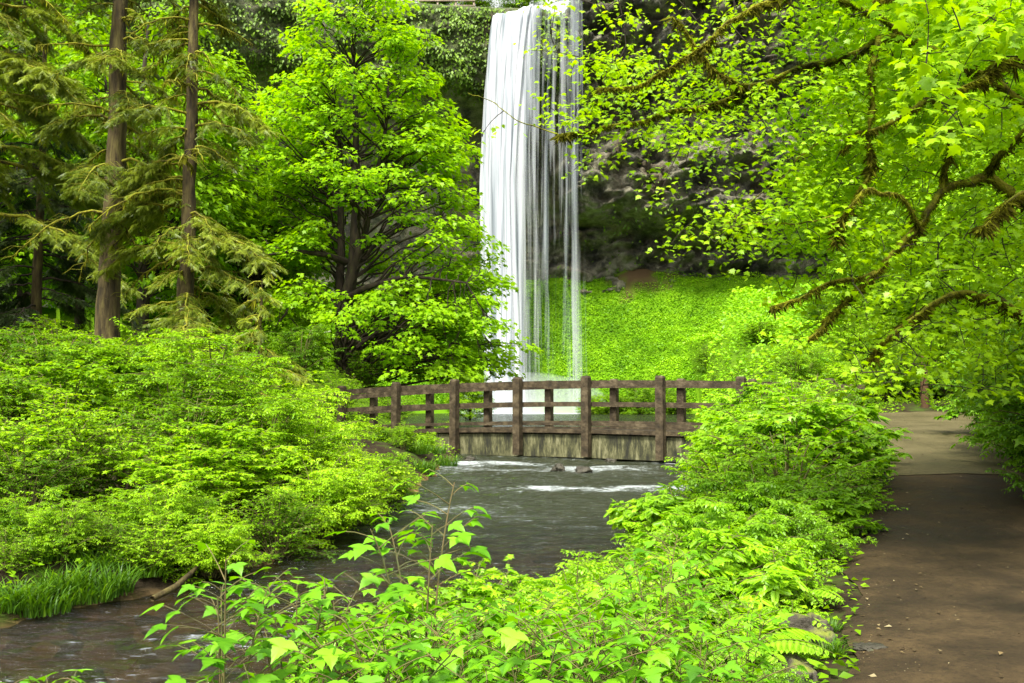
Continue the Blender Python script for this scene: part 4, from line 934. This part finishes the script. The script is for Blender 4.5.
# right side of path and beyond
sd_ = [Reuse(make_shrub(330+k, 2.0, 1.2, nst=34, ntw=15, nlf=14, size=sz, tmpl=tm, mat=M['darkshrub'], name='shade_shrub', droop=.4)) for k, (sz, tm) in enumerate([(.10, T_COMP3), (.12, T_MAPLE_S)])]
for i, (px, Y, s, lab) in enumerate([(1062, 12.9, .85, 'dark green bush at the right edge of the dirt path'), (1048, 14.8, 1.0, 'dark bush right of where the path turns to asphalt'), (1036, 16.8, 1.0, 'bush below the thin metal post'), (1026, 19.4, 1.1, 'tall dark bush right of the thin metal post'), (1092, 15.5, 1.5, 'tall shaded bush under the mossy maple, at the photo edge'), (1030, 24.5, 1.3, 'tall bush behind the thin metal post'), (1105, 13, 1.3, 'shaded bush partly out of view beside the dirt path'), (1160, 11, 1.3, 'shaded bush just out of view at the maple foot')]):
    x = (px-512)/1000*Y; sd_[i % 2].put((x, Y, Hs(x, Y)-.1), q.uniform(0, 6.28), lab, 'bush', 'bushes right of the path', s)
for i, (px, Y, s, lab) in enumerate([(800, 29, .9, 'bush beyond the path end of the bridge railing'), (845, 28, .8, 'bush beyond the paved path left of the reddish post'), (880, 29.3, .85, 'round bush beyond the paved path, close left of the reddish post'), (915, 30, 1.0, 'bush right behind the reddish wooden post'), (950, 29.5, .95, 'bush beyond the paved path, close right of the reddish post'), (985, 29, 1.0, 'bush at the far right corner of the paved path'),
                                     (860, 33, 1.2, 'taller bush in the second row left of the reddish post'), (905, 34, 1.4, 'taller bush in the second row behind the reddish post'), (955, 33.5, 1.4, 'taller bush in the second row right of the reddish post'), (1000, 33, 1.5, 'taller bush in the second row behind the thin metal post'), (760, 40, .6, 'bush beyond the bridge rail at the pool edge'), (700, 48, .5, 'bush on the pool edge right of the falls'), (820, 44, .8, 'pale bush on the slope above the bridge end')]):
    x = (px-512)/1000*Y
    [st[2], st[5], st[4]][i % 3].put((x, Y, Hs(x, Y)-.1), q.uniform(0, 6.28), lab, 'bush', 'bushes beyond the paved path', s)
for i, (px, Y, s) in enumerate([(592, 97, 1.2), (612, 99, 1.6), (640, 98, 1.9), (675, 97, 1.6), (715, 96, 1.7), (620, 104, 1.5), (665, 104, 1.7), (760, 92, 1.0), (590, 106, 1.2)]):
    x = (px-512)/1000*Y
    [st[2], st[5]][i % 2].put((x, Y, Hs(x, Y)-.1), q.uniform(0, 6.28), ['darkish bush at the foot of the green slope '+w_ for w_ in ('near the falling veil of water', 'second right of the falling veil', 'in the centre of the slope foot', 'third from the right', 'second from the right', 'high behind the veil side', 'high in the centre', 'at the right end', 'directly behind the veil')][i], 'bush', 'bushes at the foot of the green slope', s)

for i in range(12):
    px = 130+i*38; Y = 119.5; x = (px-512)/1000*Y
    if 484 < px < 600: Y = 128; x = (px-512)/1000*Y
    st[i % 6].put((x, Y, lip_z(x)-.3), q.uniform(0, 6.28), 'bush on the cliff top, %s from the left' % ['first', 'second', 'third', 'fourth', 'fifth', 'sixth', 'seventh', 'eighth', 'ninth', 'tenth', 'eleventh', 'twelfth'][i], 'bush', 'bushes on the cliff top', 2.4)
# ---- foreground thimbleberry plants
def make_thimble(seed, h, nst=3, size=.13, spread=.35, up=.3):
    q = np.random.RandomState(seed); root = thing('thimbleberry_plant', 'x', 'plant'); w = Wood(); lf = Leaves(); yf = None
    for s in range(nst):
        a = q.uniform(0, 6.28); e = np.array([math.cos(a)*spread*q.rand(), math.sin(a)*spread*q.rand(), h*q.uniform(.75, 1)])
        P = bez(np.array([e[0]*.1, e[1]*.1, 0]), np.array([e[0]*.3, e[1]*.3, e[2]*.7]), e, 12); w.tube(P, np.linspace(.006, .0025, 12), 5)
        n = int(9*h/1.0)+4
        for k in range(n):
            t = .3+.7*(k+.5)/n; i = min(int(t*11), 10); p = P[i]+(P[i+1]-P[i])*(t*11-i); aa = a+k*2.4+q.randn()*.3
            L = q.uniform(.08, .24)*(1.15-.6*(t > .92)); d = np.array([math.cos(aa), math.sin(aa), up+q.uniform(0, .3)]); tip = p+d*L; w.tube(bez(p, p+d*L*.5+[0, 0, .02], tip, 4), [.0028, .0022, .002, .0018], 4)
            sz = size*q.uniform(.6, 1.05)*(.6 if t > .93 else 1)
            D = np.array([[math.cos(aa), math.sin(aa), -.18+q.randn()*.22]]); Nn = np.array([[q.randn()*.25, q.randn()*.25, 1]])
            lf.add(tip[None], D, Nn, sz, np.clip(.48+q.randn()*.2, 0, .85))
            if q.rand() < .5:
                for sg in (-.9, .9):
                    a3 = aa+sg; lf.add((p+d*L*.8)[None], np.array([[math.cos(a3), math.sin(a3), -.4]]), Nn, sz*.7, np.clip(.48+q.randn()*.2, 0, .85))
    w.build('stems', M['stem'], root); lf.build('leaves', T_THIMBLE, M['thimble'], root); return root
sth = [Reuse(make_thimble(400+k, h, ns, sz, sp)) for k, (h, ns, sz, sp) in enumerate([(1.25, 4, .085, .3), (1.0, 7, .08, .42), (.85, 8, .08, .42), (1.1, 6, .078, .45), (.7, 8, .08, .42)])]
fg = [(230, 4.0, 0, 1.0, 'at the left end, leaning over the water'), (300, 4.4, 1, 1.0, 'second from the left'), (424, 5.0, 0, 1.24, 'with the tallest stem, standing up against the dark water'), (345, 4.8, 3, .95, 'left of the tallest stem'), (470, 4.8, 1, .85, 'right of the tallest stem'), (395, 4.1, 2, 1.05, 'in front of the tallest stem'),
      (480, 4.0, 4, 1.0, 'low in the middle of the bottom edge'), (540, 4.6, 3, .82, 'in the middle of the clump'), (600, 5.0, 1, .85, 'below the right water edge'), (655, 5.4, 0, .88, 'with a tall shoot at the right water edge'), (600, 4.1, 2, 1.05, 'low right of the middle of the bottom edge'), (690, 4.5, 4, 1.0, 'low at the right end'),
      (270, 3.7, 4, 1.05, 'lowest left, cut by the bottom edge'), (740, 5.0, 3, .72, 'beside the fern-like shrubs at the right end'), (350, 3.8, 2, 1.0, 'cut by the bottom edge below the tallest stem'), (530, 3.9, 2, .95, 'cut by the bottom edge right of the middle'), (20, 3.4, 4, .85, 'alone in the bottom left corner'), (510, 5.4, 1, .8, 'at the back by the dark water'), (680, 6.0, 3, .78, 'furthest back at the right'), (440, 4.4, 3, .85, 'close right of the plant before the tallest stem'), (640, 4.6, 3, .78, 'at mid right')]
for px, Y, s, scl, lab in fg:
    x = (px-512)/1000*Y; z = Hs(x, Y)
    if px == 20: z = at(px, 683, Y)[2]-.55
    sth[s].put((x, Y, z-.02), q.uniform(0, 6.28), 'lobed-leaf plant '+lab, 'plant', 'lobed-leaf plants in front', scl*q.uniform(.96, 1.04))

# ---- ferns by the path
def make_fern(seed, L=.55, n=12):
    q = np.random.RandomState(seed); root = thing('fern', 'x', 'fern'); w = Wood(); lf = Leaves()
    for k in range(n):
        a = 6.283*k/n+q.randn()*.2; hd = np.array([math.cos(a), math.sin(a), 0]); l = L*q.uniform(.7, 1.1)
        P = bez(np.zeros(3), hd*l*.35+[0, 0, l*.65], hd*l+[0, 0, l*q.uniform(.15, .4)], 18); w.tube(P, np.linspace(.004, .001, 18), 3)
        T = norm(np.gradient(P, axis=0)); sd = np.cross(T, [0, 0, 1.])
        for sg in (1, -1):
            lf.add(P[2:], sd[2:]*sg+T[2:]*.3-np.array([0, 0, .15]), np.tile([0, 0, 1.], (16, 1))+hd*.2, l*.26*np.sin(np.linspace(.5, 3.0, 16))+.01, np.clip(.6+.1*q.randn(16), 0, 1))
    w.build('stalks', M['stem'], root); lf.build('fronds', T_FROND, M['fern'], root); return root
sf = [Reuse(make_fern(450+k)) for k in range(2)]
for i, (px, Y, s, lab) in enumerate([(735, 6.2, 1.1, 'low left of the mossy path rocks'), (752, 7.1, 1.0, 'above the mossy path rocks'), (700, 5.3, 1.0, 'at the bottom edge, nearest the lobed-leaf plants'), (705, 5.6, .9, 'low near the bottom edge, just above the nearest fern'), (790, 8.3, .9, 'along the path edge, the furthest back'), (720, 7.4, 1.0, 'in the middle of the low shrubs')]):
    x = (px-512)/1000*Y; sf[i % 2].put((x, Y, Hs(x, Y)), q.uniform(0, 6.28), 'arching light green fern '+lab, 'fern', 'ferns near the path', s)

# ---- grass
def make_grass(seed, h=.4, r=.22, n=260):
    q = np.random.RandomState(seed); a = q.uniform(0, 6.28, n); rr = r*np.sqrt(q.rand(n)); b = np.stack([np.cos(a)*rr, np.sin(a)*rr, 0*a], -1)
    a2 = a+q.randn(n)*1.2; L = h*q.uniform(.3, 1.2, n); out = np.stack([np.cos(a2), np.sin(a2), 0*a2], -1)*(.2+.8*q.rand(n))[:, None]; sd = np.stack([-np.sin(a2), np.cos(a2), 0*a2], -1)
    V = []; 
    for t, wd in ((0, .006), (.35, .006), (.7, .0045), (1, .0003)):
        c = b+out*(L*t*t)[:, None]+np.stack([0*a, 0*a, L*(t-.35*t**3*.6)], -1); V += [c-sd*wd, c+sd*wd]
    V = np.stack(V, 1).reshape(-1, 3); f = np.array([[0, 1, 3, 2], [2, 3, 5, 4], [4, 5, 7, 6]]); Fc = (f[None]+(np.arange(n)*8)[:, None, None]).reshape(-1, 4)
    return mesh_obj('grass_tuft', V, Fc, M['grass'], attr={'v': np.repeat(np.clip(.5+q.randn(n)*.2, 0, 1), 8)})
sg_ = [Reuse(make_grass(500+k, h)) for k, h in enumerate((.28, .34, .22))]
gl = [(8, 9.3), (28, 9.5), (50, 9.5), (70, 9.9), (92, 9.9), (104, 10.5), (112, 10.1), (132, 11.0), (150, 10.7), (165, 11.4), (40, 10.2), (15, 10.2), (85, 10.9), (182, 11.8), (60, 10.6), (125, 11.8), (447, 23.5), (436, 24.5), (424, 21.5), (418, 23)]
wl = ['first', 'second', 'third', 'fourth', 'fifth', 'sixth', 'seventh', 'eighth', 'ninth', 'tenth']
gl += [(822, 7.25), (790, 6.4), (822, 6.5)]
for i, (px, Y) in enumerate(gl):
    x = (px-512)/1000*Y; x = min(x, Lb(Y)-.05) if i < 16 else x
    lab = ('tuft of long grass at the left waterline, %s from the left photo edge' % wl[i]) if i < 10 else ('tuft of grass up under the left bank bushes, number %s from the left' % wl[i-10] if i < 16 else ['pale tuft on the small dirt bank by the bridge', 'tuft right under the footbridge on the dirt bank', 'tuft low on the dirt bank near the left bushes', 'tuft in the middle of the dirt bank', 'small grass tuft just behind the mossy grey path rock', 'small grass tuft below the mossy grey path rock', 'small grass tuft between mossy rock and dirt path'][i-16])
    sg_[i % 3].put((x, Y, max(Hs(x, Y), Wz(Y)-.05)), q.uniform(0, 6.28), lab, 'grass tuft', 'grass tufts on the left bank', (1.15 if i < 20 else .5, 1.15 if i < 20 else .5, q.uniform(.7, 1.25) if i < 20 else .4))

# undergrowth that covers the soil between the plants
lf = Leaves(); n = 210000
x = rs.uniform(-24, 24, n); y = 2+43*rs.rand(n)**.8; k = (np.abs(x/y) < .62); x, y = x[k], y[k]
dl = Lb(y)-x; dr = x-Rb(y); onpath = (x > PLx(y)-.03) & (x < PRx(y)+.2) & (y < 26)
dirt = (y > 19) & (y < 26) & (dl < 1.6) & (dl > 0)
k = ((dl > .03) | (dr > .1)) & ~onpath & ~(dirt & (rs.rand(len(x)) < .75)); x, y = x[k], y[k]
z = H(x, y); P = np.stack([x, y, z], -1); k = fbm(P*.8, 2) > -.35; P = P[k]; m_ = len(P); a = rs.uniform(0, 6.28, m_)
hgt = rs.rand(m_)**1.5*(.08+.15*ss((PLx(P[:, 1])-.2-P[:, 0])/.5+1.0*(P[:, 0] > PRx(P[:, 1]))))
lf.add(P+np.stack([0*a, 0*a, .02+hgt], -1), np.stack([np.cos(a), np.sin(a), rs.randn(m_)*.3], -1), np.stack([rs.randn(m_)*.4, rs.randn(m_)*.4, 1+0*a], -1), .05+.05*rs.rand(m_), np.clip(.45+.3*fbm(P*.5, 3)+rs.randn(m_)*.15, 0, 1))
tag(lf.build('undergrowth', T_SIMPLE, M['shrub']), 'small leafy plants covering the soil under bushes and trees', 'undergrowth', kind='stuff')

# litter on path
lf = Leaves(); n = 3200; y = 4+22*rs.rand(n)**1.6; u = rs.rand(n); u = np.where(rs.rand(n) < .55, u**3*.5, u); x = PLx(y)+(PRx(y)+.3-PLx(y))*u
z = H(x, y)+.05*(1-(2*u-1)**4)+.035; a = rs.uniform(0, 6.28, n)
lf.add(np.stack([x, y, z], -1), np.stack([np.cos(a), np.sin(a), 0*a], -1), np.stack([rs.randn(n)*.2, rs.randn(n)*.2, 1+0*a], -1), .007+.05*rs.rand(n)**9, rs.rand(n)**3)
tag(lf.build('leaf_litter', T_SIMPLE, M['litter']), 'bits of dead leaf scattered over the dirt path', 'leaf litter', kind='stuff')

# rocks
GR = 'rocks standing in the rapids'
for i, (px, Y, s, lab) in enumerate([(392, 27.2, (.28, .2, .15), 'dark rock in the water under the left part of the footbridge'), (418, 24.4, (.2, .15, .09), 'flat rock in the rapids near the dirt bank'), (558, 22.8, (.2, .14, .12), 'dark wet rock left of the pair in the rapids'), (582, 22.3, (.22, .14, .11), 'dark wet rock right of the pair in the rapids'), (680, 24.2, (.2, .14, .1), 'yellowish rock at the right water edge below the footbridge'), (470, 25.5, (.15, .12, .09), 'small rock below the second post of the footbridge'), (405, 22.2, (.2, .16, .1), 'rock at the edge of the dirt bank'), (610, 24.8, (.18, .12, .08), 'small rock below the middle right bridge post')]):
    x = (px-512)/1000*Y; rock('stream_rock', (x, Y, Wz(Y)+.01), s, M['rock'], 60+i, lab, 'rock', GR)
for i, (px, Y, s, lab) in enumerate([(398, 18.6, (.25, .2, .22), 'brown bank rock at the water below the dirt bank'), (385, 17.4, (.3, .22, .24), 'mossy bank rock under the bushes nearest the footbridge'), (362, 16.2, (.3, .22, .18), 'mossy bank rock in the dark under the bushes'), (300, 14.2, (.25, .18, .1), 'wet bank rock beside the fallen stick'), (262, 13.2, (.2, .14, .08), 'pale wet stone at the left waterline'), (225, 12.3, (.16, .12, .06), 'flat stone right beside the fallen stick'), (330, 15.2, (.3, .2, .12), 'low bank rock below the overhanging bush')]):
    x = min((px-512)/1000*Y, Lb(Y)+.1); rock('bank_rock', (x, Y, Wz(Y)+.03), s, M['mossrock'] if i < 3 else M['rock'], 80+i, lab, 'rock', 'rocks along the left waterline')
for i, (px, py, Y, s, lab) in enumerate([(806, 640, 6.75, (.16, .24, .19), 'mossy grey rock at the path edge, the larger and upper'), (786, 680, 6.0, (.14, .16, .11), 'brownish rock at the path edge cut by the bottom of the photo'), (863, 655, 6.5, (.11, .09, .03), 'flat brown stone sunk in the dirt path'), (890, 574, 9.3, (.07, .05, .02), 'small pale stone lying at the left side of the dirt path')]):
    x = (px-512)/1000*Y; rock('path_rock', (x, Y, Hs(x, Y)+s[2]*.3+.02), s, M['mossrock'] if i < 2 else M['rock'], 90+i, lab, 'rock', 'rocks at the path edge')
w = Wood(); p = [at(152, 606, 9.9), at(175, 597, 10.2), at(190, 588, 10.6), at(200, 585, 10.9)]
for k_, pp in enumerate(p): pp[2] = Wz(pp[1])+.05+.05*k_
w.tube(p, [.03, .035, .03, .015], 7); tag(w.build('fallen_branch', M['conbark'], rough=.006), 'brown fallen stick lying at the left waterline', 'branch')

# ------------------------------------------------------------------ light, sky, camera
wd = bpy.data.worlds.new('World'); sc.world = wd; wd.use_nodes = True; nt = wd.node_tree; nt.nodes.clear()
sky = N(nt, 'ShaderNodeTexSky'); sky.sky_type = 'NISHITA'; sky.sun_disc = False
ELEV, AZ = R(58), R(200)      # compass angle of the sun, from +Y towards +X
sky.sun_elevation = ELEV; sky.sun_rotation = AZ; sky.dust_density = 4; sky.air_density = 1; sky.ozone_density = 1
hs = N(nt, 'ShaderNodeHueSaturation', Saturation=.07); lk(nt, sky.outputs[0], hs.inputs['Color'])   # thin overcast: nearly grey sky
bg = N(nt, 'ShaderNodeBackground', Strength=.14); lk(nt, hs.outputs[0], bg.inputs[0])
o = N(nt, 'ShaderNodeOutputWorld'); lk(nt, bg.outputs[0], o.inputs[0])
sl = bpy.data.lights.new('sun', 'SUN'); sl.energy = 2.5; sl.angle = R(11); sl.color = (1, .95, .84)
so = link(bpy.data.objects.new('sun', sl))
d = Vector((math.sin(AZ)*math.cos(ELEV), math.cos(AZ)*math.cos(ELEV), math.sin(ELEV))); so.rotation_euler = d.to_track_quat('Z', 'Y').to_euler()
cam = bpy.data.cameras.new('camera'); cam.sensor_width = 36; cam.lens = F/1024*36; cam.clip_end = 1000; cam.clip_start = .05
co = link(bpy.data.objects.new('camera', cam)); co.location = (0, 0, EYE); co.rotation_euler = (R(90)+PITCH, 0, 0); sc.camera = co
sc.view_settings.view_transform = 'Standard'; sc.view_settings.look = 'None'; sc.view_settings.gamma = 1; sc.view_settings.exposure = 1.55
sc.view_settings.use_curve_mapping = False
cy = sc.cycles; cy.max_bounces = 7; cy.diffuse_bounces = 4; cy.glossy_bounces = 2; cy.transmission_bounces = 5; cy.transparent_max_bounces = 40; cy.volume_bounces = 1
cy.use_denoising = True; cy.caustics_reflective = False; cy.caustics_refractive = False
try: cy.use_light_tree = False
except Exception: pass
